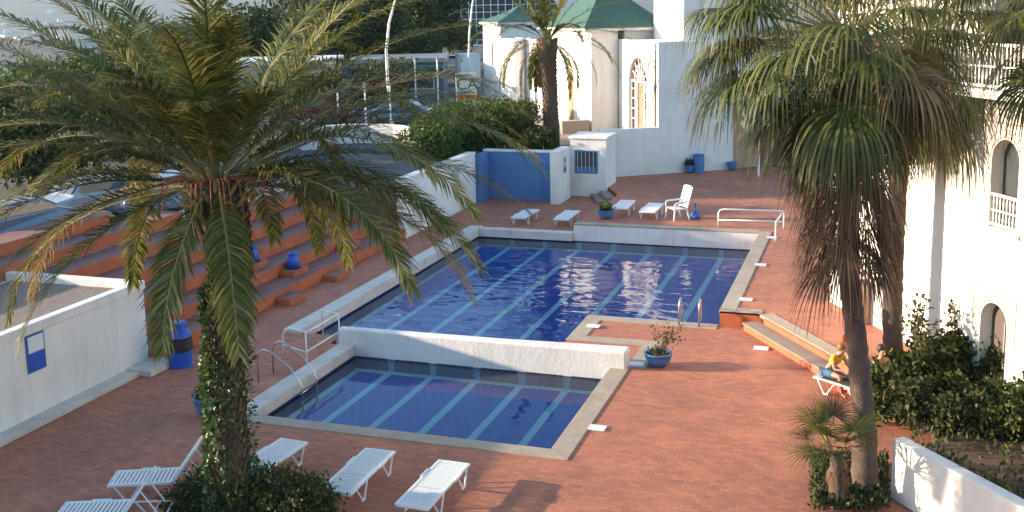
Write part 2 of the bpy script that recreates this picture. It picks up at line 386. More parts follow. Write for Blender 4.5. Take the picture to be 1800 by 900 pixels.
for x0, x1 in ((-13.1, -12.2), (-11.96, -10.98), (-10.74, -9.74), (-9.5, -8.51), (-8.27, -7.3), (-7.06, -6.1)): m.box(x0, x1, 25.035, 25.064, ZW-.06, ZW+.015, 3)
m.box(-13.155, -13.145, 19.95, 25.0, ZW-.08, ZW+.004, 3)
tag(m.build('small_pool_basin', [W['tile_blue'], W['tile_wall'], W['stripe'], W['navy']]), kind='structure')
m = MB()
m.box(-15.45, -3.70, 25.31, 40.6, ZF-.2, ZF, 0)
m.box(-15.45, -15.2, 25.35, 40.55, ZF, ZW+.004, 1); m.box(-3.95, -3.70, 29.6, 40.3, ZF, -.05, 1)
m.box(-15.19, -3.96, 40.3, 40.55, ZF, ZW+.004, 1)
m.box(-7.74, -3.95, 29.1, 29.4, ZF, -.055, 1); m.box(-7.74, -7.5, 25.4, 29.05, ZF, -.055, 1); m.box(-15.19, -13.9, 25.4, 25.6, ZF, -.01, 1)
for i, x in enumerate((-13.80, -12.39, -10.98, -9.57, -8.16, -6.75, -5.36)):
    y0 = 25.4 if x < -7.9 else 29.45
    m.box(x-.10, x+.10, y0, 40.0, ZF-.01, ZF+.006, 2); m.box(x-.10, x+.10, 40.27, 40.306, ZF, ZW-.03, 2)
m.box(-15.1, -4.0, 39.98, 40.2, ZF-.01, ZF+.010, 2); m.box(-15.15, -14.95, 25.6, 39.95, ZF-.01, ZF+.008, 2)
m.box(-15.18, -3.97, 40.26, 40.30, ZW-.02, ZW+.03, 3); m.box(-15.205, -15.18, 25.6, 40.2, ZW-.05, ZW+.004, 3)
tag(m.build('large_pool_basin', [W['tile_blue'], W['tile_wall'], W['stripe'], W['navy']]), kind='structure')
m = MB().sheet([(-13.14, 19.91), (-6.06, 19.91), (-6.06, 25.06), (-13.14, 25.06)], ZW)
tag(m.build('small_pool_water', W['water_calm']), kind='structure')
m = MB().sheet([(-15.19, 25.62), (-13.7, 25.62), (-13.7, 25.4), (-7.76, 25.4), (-7.76, 29.46), (-3.96, 29.46), (-3.96, 40.28), (-15.19, 40.28)], ZW)
tag(m.build('large_pool_water', W['water_rip']), kind='structure')

# divider wall between the pools
m = MB()
prof = [(-.16, -.62), (-.16, .36), (-.13, .43), (-.08, .45)]
xs = np.linspace(-13.66, -5.66, 25)
m.prism([(-13.66, 25.07), (-5.66, 25.07), (-5.66, 25.62), (-9.0, 25.42), (-13.66, 25.34)], ZF+.0, .45)
o = m.build('divider_wall', W['white'], org=(-9.6, 25.2, 0), bevel=.05)
tag(o, 'long low white wall between the small pool and the large pool', 'wall')
# raised white pool wall at the far side
m = MB().prism([(-11.2, 40.31), (-3.98, 40.31), (-3.98, 40.49), (-11.2, 40.49)], -.42, U-.045)
tag(m.build('pool_end_wall', W['white'], org=(-7.6, 40.4, 0)), 'white raised retaining wall along the far end of the large pool', 'wall')

# steps on the right between the two deck levels
m = MB(); Ln = (S1-S0).length
m.box(-.3, Ln-.6, -.46, -.003, .003, .2, 0, T=T); m.box(-.33, Ln-.6, -.49, -.0, .185, .215, 1, T=T)
o = m.build('deck_steps', [W['riser'], W['grey_tread']], org=(S0.x, S0.y, 0)); tag(o, 'orange brick step with grey tread between lower and upper deck on the right', 'steps')
# steps at the far left corner of the upper deck
m = MB(); a0, a1 = Vector((-12.75, 50.7)), Vector((-11.15, 47.0)); d_ = (a1-a0).normalized()
T2 = Matrix.Translation((a0.x, a0.y, 0)) @ Matrix.Rotation(math.atan2(d_.y, d_.x), 4, 'Z')
L2 = (a1-a0).length
m.box(0, L2, -.75, .06, .003, .15, 0, T=T2); m.box(0, L2, -.36, .065, .151, .29, 0, T=T2)
o = m.build('corner_steps', [W['grey_tread']], org=(a0.x, a0.y, 0)); tag(o, 'low grey steps beside the small kiosk at the far corner of the deck', 'steps')

# ------------------------------------------------------------------ bleachers on the left
bl = empty('bleacher_terrace', (-19.6, 30, 0), 0, 'orange and brown stepped seating terrace along the left of the large pool', 'bleachers')
for k in range(5):
    x1 = -17.4-.9*k; x0 = -21.94
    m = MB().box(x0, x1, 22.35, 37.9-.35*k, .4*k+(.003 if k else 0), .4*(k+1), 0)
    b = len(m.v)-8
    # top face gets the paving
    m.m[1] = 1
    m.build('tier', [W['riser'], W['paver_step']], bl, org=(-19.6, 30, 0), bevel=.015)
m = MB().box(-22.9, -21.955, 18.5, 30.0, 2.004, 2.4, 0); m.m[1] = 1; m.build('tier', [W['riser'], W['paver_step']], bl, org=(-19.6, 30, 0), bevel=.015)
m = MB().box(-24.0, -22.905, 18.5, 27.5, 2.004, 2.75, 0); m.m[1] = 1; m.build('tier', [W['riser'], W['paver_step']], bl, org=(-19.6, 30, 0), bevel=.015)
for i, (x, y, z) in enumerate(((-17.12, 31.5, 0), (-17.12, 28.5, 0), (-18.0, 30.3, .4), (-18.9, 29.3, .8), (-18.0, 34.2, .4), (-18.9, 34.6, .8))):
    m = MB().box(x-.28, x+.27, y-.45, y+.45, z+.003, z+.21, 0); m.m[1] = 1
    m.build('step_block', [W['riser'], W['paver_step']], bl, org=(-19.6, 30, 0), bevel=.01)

# low flat-roofed building at the left
lb = empty('changing_block', (-19.8, 15, 0), 0, 'low white flat roofed block with gravel roof at the left edge of the deck', 'building')
ob = (-19.8, 15, 0)
m = MB().box(-21.94, -17.7, 7, 22.3, -.02, 2.0); m.build('wall', W['white2'], lb, ob)
m = MB().box(-21.7, -17.9, 7.2, 22.1, 2.003, 2.03); m.build('roof', W['gravel'], lb, ob)
m = MB().box(-17.92, -17.66, 7, 22.34, 2.002, 2.22); m.box(-21.94, -17.925, 22.08, 22.34, 2.002, 2.22); m.build('parapet', W['white'], lb, ob, bevel=.015)
m = MB().box(-17.695, -17.28, 7, 22.1, .004, .12); m.box(-17.695, -16.95, 21.4, 22.75, .006, .16); m.build('plinth', W['wcoping'], lb, ob, bevel=.01)
# notice board on that wall
c = Vector((-17.66, 18.45, 1.55))
nb = empty('notice_board', (c.x, c.y, c.z-.4), 0, 'small blue and white notice board on the left white wall', 'notice board')
on = tuple(nb.location)
MB().box(-17.694, -17.66, 18.18, 18.72, 1.12, 1.98).build('frame', W['blue'], nb, on)
MB().box(-17.659, -17.650, 18.22, 18.68, 1.57, 1.94).build('panel', W['plastic'], nb, on)
MB().box(-17.659, -17.650, 18.22, 18.68, 1.16, 1.54).build('panel', W['blue_pl'], nb, on)

# stacked blue bin / urn near the bleachers
bp0 = at(318, 642, 0)
u_ = empty('stacked_bin', bp0, 0, 'tall blue stacked drum with a black middle band, beside the left wall end', 'bin')
MB().lathe([(.0, .0), (.33, .0), (.33, .03), (.30, .05), (.29, .40), (.27, .42)], 28).build('base', W['blue_pl'], u_, smooth=False)
MB().lathe([(.27, .421), (.33, .44), (.335, .60), (.32, .74), (.27, .76)], 28).build('band', W['black'], u_)
MB().lathe([(.27, .761), (.31, .78), (.30, .84), (.24, .93), (.20, .97), (.19, 1.06)], 28).build('cover', W['blue_pl'], u_)
MB().lathe([(.19, 1.061), (.225, 1.07), (.225, 1.13), (.16, 1.17), (.0, 1.175)], 28).build('lid', W['blue_pl'], u_)

# ------------------------------------------------------------------ leaves
def leaf_cloud(lobes, n, size, up=.3, shell=.45, flat=1.0):
    """lobes: list of (cx,cy,cz,rx,ry,rz). returns V,F of folded leaf quads"""
    vol = np.array([l[3]*l[4]*l[5] for l in lobes])**(2/3.); idx = RNG.choice(len(lobes), n, p=vol/vol.sum()); Lb = np.array(lobes)[idx]
    d = RNG.normal(size=(n, 3)); d /= np.linalg.norm(d, axis=1)[:, None]
    r = (shell+(1-shell)*RNG.random(n)**.6)*(1+.13*RNG.normal(size=n))
    wob = 1+.22*np.sin(d[:, 0]*7+idx*1.3)*np.sin(d[:, 1]*6+idx)+.15*np.sin(d[:, 2]*11+idx*2)
    P = Lb[:, :3]+d*Lb[:, 3:6]*(r*wob)[:, None]
    return leaves_at(P, d, size, up)
def leaves_at(P, d, size, up=.3):
    n = len(P)
    a = d*.6+RNG.normal(size=(n, 3))*.75; a[:, 2] += up; a /= np.linalg.norm(a, axis=1)[:, None]
    q = RNG.normal(size=(n, 3)); b = np.cross(a, q); b /= np.linalg.norm(b, axis=1)[:, None]
    s = size*(.6+.8*RNG.random(n))[:, None]
    V = np.stack([P, P+a*s*.5+b*s*.28, P+a*s, P+a*s*.5-b*s*.28], 1).reshape(-1, 3)
    return V, np.arange(4*n).reshape(n, 4)
def shrub(name, loc, lobes, n, size, mtl, label, cat='shrub', group=None, stems=5, up=.3, shell=.45):
    e = empty(name, loc, random.random()*0, label, cat, group)
    if name == 'garden_shrub':
        lobes = [(x+random.gauss(0, .12), y+random.gauss(0, .1), z, a*.82, b_*.8, c*.8) for x, y, z, a, b_, c in lobes]
        lobes += [(x+random.uniform(-1, 1)*a, y+random.uniform(-.6, .6)*b_, z+c*random.uniform(.6, 1.15), .2, .2, .3) for x, y, z, a, b_, c in lobes for _ in range(3)]
        shell = .15; n = int(n*.8)
    V, F = leaf_cloud(lobes, n, size, up, shell); np_mesh('foliage', V, F, mtl, e)
    m = MB()
    for k in range(stems):
        l = lobes[k % len(lobes)]
        a = Vector((random.uniform(-.12, .12), random.uniform(-.12, .12), 0)); b = Vector((l[0]+random.uniform(-.3, .3)*l[3], l[1]+random.uniform(-.3, .3)*l[4], l[2]+l[5]*.5))
        mid = a.lerp(b, .5)+Vector((random.uniform(-.1, .1), random.uniform(-.1, .1), .1))
        m.tube([a, mid, b], [.035, .025, .01], 5)
    m.build('stem', W['wood'], e)
    return e
def tree(name, loc, h, r, n, size, mtl, label, cat='tree', group=None, nl=9, low=.3, trunk_r=.18):
    e = empty(name, loc, 0, label, cat, group)
    m = MB(); m.tube([(0, 0, -.3), (.05*h*.2, .03*h*.2, h*.25), (.1, .05, h*.55), (.05, 0, h*.8)], [trunk_r*1.2, trunk_r, trunk_r*.7, trunk_r*.25], 8)
    lobes = []
    for k in range(nl):
        a = k*2.4+random.random(); rr = r*random.uniform(.25, .72); z = h*(low+(.92-low)*((k+.5)/nl))
        rr *= math.sqrt(max(.15, 1-((z/h-.55)/.55)**2))
        p = Vector((math.cos(a)*rr, math.sin(a)*rr, z)); s = r*random.uniform(.34, .55)
        lobes.append((p.x, p.y, p.z, s, s, s*random.uniform(.6, .85)))
        st = Vector((.05, .02, h*random.uniform(.2, .5))); m.tube([st, st.lerp(p, .5)+Vector((0, 0, .1)), p], [trunk_r*.5, trunk_r*.3, trunk_r*.1], 5)
    m.build('trunk', W['wood'], e)
    V, F = leaf_cloud(lobes, n, size, .2, .35); np_mesh('crown', V, F, mtl, e)
    return e

# ------------------------------------------------------------------ date palms
def date_palm(loc, trunk_pts, trunk_r, nfr, length, label, nleaf=80, leaf_len=.52, leaf_w=.020, seed=1, el_hi=86, el_lo=-28, dry=.06, extra=None, scale_bark=1.0, dr0=38, dr1=72, ldroop=.30, lfwd=.55, lowcut=0):
    rs = np.random.default_rng(seed)
    e = empty('date_palm', loc, 0, label, 'palm tree')
    # trunk with overlapping leaf-base scales
    pts = [Vector(p) for p in trunk_pts]; top = pts[-1]
    m = MB(); m.tube(pts, trunk_r, 16)
    def along(t):
        f = t*(len(pts)-1); i = min(int(f), len(pts)-2); return pts[i].lerp(pts[i+1], f-i), trunk_r[i]+(trunk_r[i+1]-trunk_r[i])*(f-i)
    Htot = (pts[-1]-pts[0]).length; nrow = int(Htot/(.105*scale_bark))
    for i in range(nrow):
        t = (i+.5)/nrow; c, r = along(t); ns = 13
        for k in range(ns):
            a = 2*PI*(k+.5*(i % 2))/ns+rs.normal()*.05; ca, sa = math.cos(a), math.sin(a)
            o_ = c+Vector((ca, sa, 0))*r*.94; tg = Vector((-sa, ca, 0)); hw = r*.21; hh = .085*scale_bark*(1+.3*rs.random()); ou = Vector((ca, sa, 0))*(.055+.04*rs.random())*(r/.33)
            P = [o_-tg*hw-Vector((0, 0, hh)), o_+tg*hw-Vector((0, 0, hh)), o_+tg*hw*.55+Vector((0, 0, hh))+ou, o_-tg*hw*.55+Vector((0, 0, hh))+ou, o_+Vector((0, 0, hh*.6))-ou*.3]
            m.add(P, [(0, 1, 2, 3), (3, 2, 4), (1, 4, 2), (0, 3, 4)], 0)
    m.build('trunk', W['bark'], e)
    # crown
    V = []; F = []; MI = []; RV = []; RF = []
    nv = 0; nr = 0
    for i in range(nfr):
        fr = i/(nfr-1)
        if extra and i < len(extra): az, el0, Lf, droop = extra[i]
        else:
            az = i*2.39996+rs.normal()*.15
            el0 = math.radians(el_hi+(el_lo-el_hi)*fr**.85+rs.normal()*5)
            Lf = length*(.72+.28*math.sin(min(1, fr*1.6+.2)*PI*.5))*(1+.07*rs.normal())*(1-lowcut*max(0, (fr-.5)/.5))
            if lowcut and fr > .3 and math.cos(az+math.radians(71)) > .35: Lf *= .58; el0 += .35
            if lowcut and fr > .56 and math.cos(az+math.radians(71)) > .5: continue
            droop = math.radians(dr0+dr1*min(1, fr*1.4)+rs.normal()*9)
        isdry = rs.random() < dry and fr > .35
        ns = 16; p = top+Vector((math.cos(az)*.12, math.sin(az)*.12, .25*(1-fr)-.15)); P = [p.copy()]; Tn = []
        el = el0; side0 = Vector((-math.sin(az), math.cos(az), 0)); tw = rs.normal()*.25
        azv = az
        for k in range(ns):
            t = k/ns; azv += rs.normal()*.012
            d = Vector((math.cos(azv)*math.cos(el), math.sin(azv)*math.cos(el), math.sin(el)))
            Tn.append(d); p = p+d*(Lf/ns); P.append(p.copy())
            el -= droop/ns*(.35+1.3*t)
            el = max(el, math.radians(-88))
        Tn.append(Tn[-1])
        # rachis: triangular strip
        for k in range(ns+1):
            wv = .034*(1-.85*k/ns); up = side0.cross(Tn[k])*-1
            if up.z < 0: up = -up
            RV += [P[k]-side0*wv, P[k]+up*wv*.8, P[k]+side0*wv]
            if k: b = nr+(k-1)*3; RF += [(b, b+1, b+4, b+3), (b+1, b+2, b+5, b+4)]
        nr += 3*(ns+1)
        # leaflets
        for j in range(nleaf):
            t = .13+.87*(j+.5)/nleaf; f = t*ns; k = min(int(f), ns-1); q = P[k].lerp(P[k+1], f-k); tn = Tn[k].lerp(Tn[min(k+1, ns)], f-k)
            up = tn.cross(side0); up = -up if up.z < 0 else up; up.normalize()
            prof = min(1, (t-.08)*4.5)*(1-.62*max(0, (t-.6)/.4)**1.5)
            Ll = leaf_len*prof*(1+.12*rs.normal())
            for sgn in (-1, 1):
                fwd = lfwd+.55*t+rs.normal()*.08
                lift = .38*(1-t)+.12+rs.normal()*.16
                d = (tn*fwd+side0*sgn*(1-.25*t)+up*lift).normalized()
                wv = tn.cross(d).cross(d).normalized()*leaf_w if True else None
                wv = (up.cross(d)).normalized()*leaf_w
                p1 = q+d*Ll*.5; d2 = (d+Vector((0, 0, -ldroop*(1+1.1*rs.random())))).normalized(); p2 = p1+d2*Ll*.5
                V += [q-wv*.6, q+wv*.6, p1+wv, p1-wv, p2+wv*.15, p2-wv*.15]
                F += [(nv, nv+1, nv+2, nv+3), (nv+3, nv+2, nv+4, nv+5)]; MI += [1 if isdry or (rs.random() < .035) else 0]*2; nv += 6
    b = len(V); V += RV; F += [tuple(b+x for x in f) for f in RF]; MI += [2]*len(RF)
    np_mesh('crown', np.array([tuple(v) for v in V]), F, [W['frond'], W['frond_dry'], W['rachis']], e, mi=MI)
    return e, along, top

# near palm
pb = at(408, 905, 0)
def rel(px, py, Y=None):
    q = atY(px, py, Y if Y else pb.y); return q-pb
tp = [Vector((0, 0, -.1)), rel(408, 850), rel(405, 760), rel(400, 660), rel(402, 560), rel(405, 460), rel(392, 380), rel(380, 318)]
e, along, ptop = date_palm(pb, tp, [.38, .32, .28, .28, .31, .35, .40, .38], 84, 5.8, 'large date palm with ivy on its trunk standing among the near sun loungers', nleaf=125, leaf_len=.64, leaf_w=.0165, seed=5, dr0=34, dr1=56, ldroop=.3, lfwd=.68, el_lo=-4, lowcut=.22,
    extra=[(math.radians(a), math.radians(b), c, math.radians(d)) for a, b, c, d in (
      (12, 30, 6.0, 88), (-12, 26, 5.6, 86), (28, 42, 6.1, 100), (0, 8, 5.2, 70), (20, 14, 5.6, 66), (40, 30, 6.0, 80), 
      (198, 30, 5.8, 92), (205, 8, 5.2, 72), (185, 40, 6.0, 92), (215, -6, 4.7, 70), (190, 56, 5.8, 100), (172, 20, 5.8, 70), (212, 40, 5.8, 90),
      (-50, -34, 3.3, 52), (-93, -42, 3.1, 46), (222, -18, 4.3, 62), (-18, 12, 5.0, 84))])
# base stubs round the crown
m = MB()
for k in range(46):
    a = k*2.4; z = -.75+.9*(k/46); o_ = ptop+Vector((math.cos(a)*.36, math.sin(a)*.36, z)); d = Vector((math.cos(a), math.sin(a), .9)).normalized()
    m.tube([o_-d*.15, o_+d*(.25+.2*random.random())], [.06, .03], 5)
m.build('leaf_stub', W['rachis'], e)
# hanging orange fruit stalks
m = MB()
for k in range(26):
    a = random.uniform(-2.6, .6); o_ = ptop+Vector((math.cos(a)*.25, math.sin(a)*.25, .0)); d = Vector((math.cos(a), math.sin(a), .35))
    pts = [o_, o_+d*.35, o_+d*.6+Vector((0, 0, -.12)), o_+d*.72+Vector((0, 0, -.45-.3*random.random()))]
    m.tube(pts, [.014, .011, .008, .004], 4)
m.build('fruit_stalk', W['riser'], e)
# ivy on the trunk
P = []; Dn = []
for k in range(9000):
    t = RNG.random()**.9*.66
    c, r = along(t); a = RNG.normal()*1.0+3.4 if RNG.random() < .75 else RNG.random()*6.28
    dens = .5+.5*math.sin(t*23+a*2.1)*math.cos(a*3+t*9)
    if t > .50 and abs(((a+PI) % (2*PI))-PI) < 1.6: continue
    if dens < RNG.random()*.75: continue
    rr = r+.06+.09*RNG.random(); P.append(tuple(c+Vector((math.cos(a)*rr, math.sin(a)*rr, 0)))); Dn.append((math.cos(a), math.sin(a), -.1))
V, F = leaves_at(np.array(P), np.array(Dn), .10, -.1); np_mesh('ivy', V, F, W['ivy'], e)

# middle palm behind the shower wall
pm = at(970, 258, 2.0)
mh = lambda px, py: atY(px, py, pm.y)-pm
date_palm(pm, [Vector((0, 0, -.2)), mh(969, 220), mh(966, 160), mh(962, 100), mh(962, 70)], [.38, .36, .36, .42, .46], 44, 5.0, 'date palm with bare trunk and thin drooping crown behind the blue shower wall', nleaf=60, leaf_len=.42, leaf_w=.026, seed=11, el_lo=-40, scale_bark=1.5, ldroop=.2, lfwd=.9, lowcut=.45)

# ------------------------------------------------------------------ fan palms
def fan_leaf(V, F, MI, hub, d, R_, rs, mi=0, nseg=44, spread=2.15, droop=1.0, flat=.0):
    """d: unit direction of the leaf axis, hub: end of the stalk"""
    nv = len(V)
    side = d.cross(Vector((0, 0, 1)));
    if side.length < .1: side = Vector((1, 0, 0))
    side.normalize(); up = side.cross(d).normalized()
    for k in range(nseg):
        th = (k/(nseg-1)-.5)*2*spread; Lk = R_*(1-.22*abs(th/spread)**2)*(1+.06*rs.normal())
        dd = (d*math.cos(th)+side*math.sin(th)+up*(.10*math.cos(th*2)+.05*(k % 2)+.25*abs(math.sin(th)))).normalized()
        p = hub.copy(); w0 = .006; hw = math.sin(spread/(nseg-1))*1.06
        nrm = dd.cross(up); nrm = dd.cross(nrm)*-1; sv = dd.cross(nrm).normalized()
        sect = 6; dist = 0
        for s in range(sect+1):
            t = s/sect
            wv = max(.004, (hw*dist if t < .45 else hw*.45*Lk*(1-(t-.45)/.55)*.75))
            V += [p-sv*wv, p+sv*wv]
            if s: F.append((nv, nv+1, nv+3, nv+2)); MI.append(mi); nv += 2
            st = Lk/sect
            g = droop*(.03 if t < .3 else .34+.6*(t-.3))*(.8+.4*rs.random())
            dd = (dd+Vector((0, 0, -g))).normalized(); p = p+dd*st; dist += st
        nv += 2
def fan_palm(loc, trunk_pts, trunk_r, leaves, skirt, label, seed=1, R_=1.0, skirt_len=1.1, petiole=1.15, nm='fan_palm', skirt_z=(0, 0), srad=(.28, .62), fdroop=1.35):
    rs = np.random.default_rng(seed); e = empty(nm, loc, 0, label, 'palm tree')
    pts = [Vector(p) for p in trunk_pts]; top = pts[-1]
    m = MB(); pp = []; rr = []
    for i in range(len(pts)-1):
        for s in range(12):
            t = s/12; pp.append(pts[i].lerp(pts[i+1], t)); rr.append((trunk_r[i]+(trunk_r[i+1]-trunk_r[i])*t)*(1+.05*math.sin(s*2.6+i)+.03*rs.normal()))
    pp.append(pts[-1]); rr.append(trunk_r[-1]); m.tube(pp, rr, 18); m.build('trunk', W['bark2'], e, smooth=True)
    V = []; F = []; MI = []; pet = MB()
    for i, lf in enumerate(leaves):
        az, el, pl, rr_ = lf
        d = Vector((math.cos(az)*math.cos(el), math.sin(az)*math.cos(el), math.sin(el)))
        p = top+Vector((math.cos(az)*.15, math.sin(az)*.15, .1*math.sin(el))); P = [p.copy()]
        for k in range(5):
            p = p+d*(pl/5); P.append(p.copy()); d = (d+Vector((0, 0, -.055))).normalized()
        pet.tube(P, [.022, .02, .018, .016, .014, .012], 5)
        fan_leaf(V, F, MI, p, (d+Vector((0, 0, -.15))).normalized(), R_*rr_, rs, 0 if rs.random() > .06 else 1, droop=fdroop)
    o = np_mesh('crown', np.array([tuple(v) for v in V]), F, [W['fan'], W['fan_dry']], e, mi=MI)
    pet.build('leaf_stalk', W['rachis'], e)
    if skirt:
        V = []; F = []; MI = []
        z0, z1 = skirt_z
        for i in range(skirt):
            f = rs.random(); z = z0+(z1-z0)*f
            tt = min(max((z-pts[0].z)/(top.z-pts[0].z), 0), 1)*(len(pts)-1); k = min(int(tt), len(pts)-2); c = pts[k].lerp(pts[k+1], tt-k)
            az = rs.random()*6.283; rad = srad[0]+srad[1]*rs.random()*(.5+.5*f)
            hub = c+Vector((math.cos(az)*rad, math.sin(az)*rad, z-c.z)); d = Vector((math.cos(az)*.35, math.sin(az)*.35, -1)).normalized()
            fan_leaf(V, F, MI, hub, d, skirt_len*(.7+.5*rs.random()), rs, 0, nseg=20, spread=.62, droop=.6)
        np_mesh('dead_leaf_skirt', np.array([tuple(v) for v in V]), F, [W['fan_dry']], e, mi=MI)
    return e
rsx = np.random.default_rng(3)
def ring(n, el_hi, el_lo, pl=(1.0, 1.5), rr=(.9, 1.15), a0=0):
    out = []
    for i in range(n):
        f = i/(n-1); out.append((a0+i*2.39996+rsx.normal()*.2, math.radians(el_hi+(el_lo-el_hi)*f+rsx.normal()*7), rsx.uniform(*pl), rsx.uniform(*rr)))
    return out
p1 = at(1520, 868, 0); q = lambda px, py, Y=p1.y, b=p1: atY(px, py, Y)-b
fan_palm(p1, [Vector((0, 0, -.1)), q(1520, 760), q(1510, 640), q(1492, 480), q(1492, 330), q(1498, 180), q(1500, 70)], [.27, .21, .195, .185, .19, .21, .24],
         ring(42, 80, -66, (1.1, 1.9), (.95, 1.25))+[(math.radians(198.8+a), math.radians(b), c, d) for a, b, c, d in ((0, 2, 2.0, 1.1), (14, -10, 2.1, 1.15), (-16, 20, 2.1, 1.1), (8, 34, 1.9, 1.1), (-6, -14, 2.0, 1.15), (24, 22, 2.0, 1.1), (30, -10, 1.7, 1.1), (-28, 5, 2.0, 1.1), (18, 48, 2.0, 1.1), (-30, 40, 2.0, 1.1), (4, -35, 1.6, 1.1), (44, 4, 1.7, 1.1))], 105, 'nearer tall fan palm with brown skirt of dead leaves at the right of the pools', seed=4, R_=1.34, skirt_len=1.35, skirt_z=(4.5, 7.9))
p2 = at(1572, 655, 0); q = lambda px, py, Y=p2.y, b=p2: atY(px, py, Y)-b
fan_palm(p2, [Vector((0, 0, -.1)), q(1568, 560), q(1572, 430), q(1580, 300), q(1600, 170), q(1612, 70)], [.24, .23, .225, .22, .22, .24],
         ring(44, 80, -72, (1.3, 2.1), (1.1, 1.4), 1.0), 40, 'farther tall fan palm close to the right white facade', seed=9, R_=1.55, skirt_len=1.3, skirt_z=(5.8, 8.2))
p3 = Vector((3.3, 21.0, 0))
t3 = [Vector((0, 0, -.1)), Vector((.05, 0, 4)), Vector((0, .1, 7.5)), Vector((0, .1, 9.0))]
fan_palm(p3, t3, [.24, .22, .21, .22], ring(30, 70, -60, (1.2, 1.9), (.9, 1.2), 2.0), 20, 'fan palm at the right edge whose crown hangs before the upper balcony', seed=13, R_=1.2, skirt_len=1.1, skirt_z=(7.6, 8.8))
# small fan palm in front
p4 = at(1474, 890, 0); q = lambda px, py, Y=p4.y, b=p4: atY(px, py, Y)-b
fan_palm(p4, [Vector((0, 0, -.05)), q(1472, 845), q(1470, 795)], [.17, .15, .10],
         [(2.9, 1.35, .45, 1), (3.4, 1.1, .5, 1), (-.9, 1.15, .5, .95), (4.3, 1.0, .45, 1), (1.8, 1.2, .5, .9), (2.4, .8, .45, .9), (5.2, .9, .4, .9), (.6, .9, .4, .8), (3.0, .5, .4, .8), (-1.3, .7, .35, 1.1), (-1.9, .5, .35, 1), (3.9, .3, .4, .9), (-2.3, 1.0, .5, 1.1), (1.0, .4, .4, .9)],
         14, 'young fan palm with spiky round leaf at the foot of the tall palm', seed=21, R_=.68, skirt_len=.40, skirt_z=(.35, 1.0), srad=(.08, .15), fdroop=.35, nm='small_fan_palm')
for o_ in bpy.data.objects:
    if o_.parent and o_.parent.name.startswith('small_fan_palm') and o_.name.startswith('crown'): o_.data.materials[0] = W['fan_young']

# ------------------------------------------------------------------ shrubs near
b0 = at(465, 905, 0)
shrub('hedge_shrub', b0, [(-1.2, .0, .30, .55, .5, .38), (-.6, .1, .38, .6, .5, .42), (.2, .1, .42, .6, .5, .42), (.8, .05, .36, .55, .5, .42), (1.15, -.1, .24, .35, .4, .3), (-.2, -.5, .3, .6, .5, .35), (.7, -.5, .28, .5, .4, .34), (-1.4, -.4, .2, .4, .4, .28)], 15000, .075, W['leaf'],
      'dark green clipped shrub round the foot of the large date palm', stems=8, shell=.6)
def shr(px, py, z, lobes, n, size, mt, label, g='shrubs of the right hand bed', nm='garden_shrub'):
    return shrub(nm, at(px, py, z), lobes, n, size, mt, label, group=g)
shr(1595, 700, 0, [(0, 0, .4, .8, .8, .42), (.5, .3, .65, .7, .7, .4), (-.4, .2, .5, .5, .6, .4), (.1, -.3, .3, .7, .6, .3)], 6500, .13, W['leaf'], 'dark leafy shrub just right of the nearer tall palm trunk')
shr(1556, 745, 0, [(0, 0, .5, .5, .5, .5), (.1, .1, .8, .35, .4, .3)], 3600, .12, W['leaf'], 'narrow dark shrub between the two tall palm trunks')
shr(1690, 690, 0, [(0, 0, .45, 1.0, .8, .45), (.6, .2, .8, .7, .7, .42), (-.5, .1, .6, .7, .6, .4), (0, .2, .8, .5, .5, .35)], 7000, .13, W['leaf'], 'broad dark shrub below the arched doorway')
shr(1790, 700, 0, [(0, 0, .6, 1.0, .9, .6), (.5, 0, 1.1, .8, .8, .5), (-.4, .2, .9, .6, .6, .45)], 7500, .13, W['leaf'], 'dark shrub at the right picture edge level with the doorway')
shr(1650, 770, 0, [(0, 0, .4, .8, .6, .42), (.7, 0, .5, .7, .6, .4), (-.6, .1, .5, .5, .5, .4)], 6500, .12, W['leaf_olive'], 'olive coloured shrub above the low white garden wall')
shr(1720, 745, 0, [(0, 0, .4, 1.0, .7, .4), (.7, 0, .55, .7, .6, .4), (-.7, .1, .4, .6, .5, .4)], 6000, .12, W['leaf'], 'dense dark shrub in front of the broad one below the doorway')
shr(1760, 790, 0, [(0, 0, .5, .8, .6, .5), (.6, 0, .8, .6, .6, .5)], 5500, .12, W['leaf'], 'low dark shrub near the bare soil of the bed')
def sprig(px, py, z, h, n, label, nm='tall_shrub', mt=None):
    e = empty(nm, at(px, py, z), 0, label, 'shrub', 'thin open shrubs before the white facade')
    m = MB(); P = []; D = []
    for k in range(n):
        a = random.random()*6.28; r = random.uniform(.1, .6); tipv = Vector((math.cos(a)*r, math.sin(a)*r, h*random.uniform(.6, 1)))
        pts = [Vector((0, 0, 0)), tipv*.4+Vector((0, 0, h*.15)), tipv]; m.tube(pts, [.02, .013, .005], 5)
        for j in range(34):
            t = random.uniform(.3, 1); c = pts[1].lerp(pts[2], (t-.4)/.6) if t > .4 else pts[0].lerp(pts[1], t/.4)
            P.append(tuple(c+Vector([random.gauss(0, .07) for _ in range(3)]))); v = Vector([random.gauss(0, 1) for _ in range(3)]).normalized(); D.append(tuple(v))
    m.build('stem', W['wood'], e); V, F = leaves_at(np.array(P), np.array(D), .13, .2); np_mesh('foliage', V, F, mt or W['leaf_olive'], e)
sprig(1610, 690, 0, 2.7, 11, 'thin open shrub with sparse leaves against the glaring white facade')
sprig(1680, 680, 0, 2.2, 9, 'sparse leggy shrub left of the arched doorway')
sprig(1775, 690, 0, 2.3, 9, 'sparse leggy shrub right of the arched doorway')
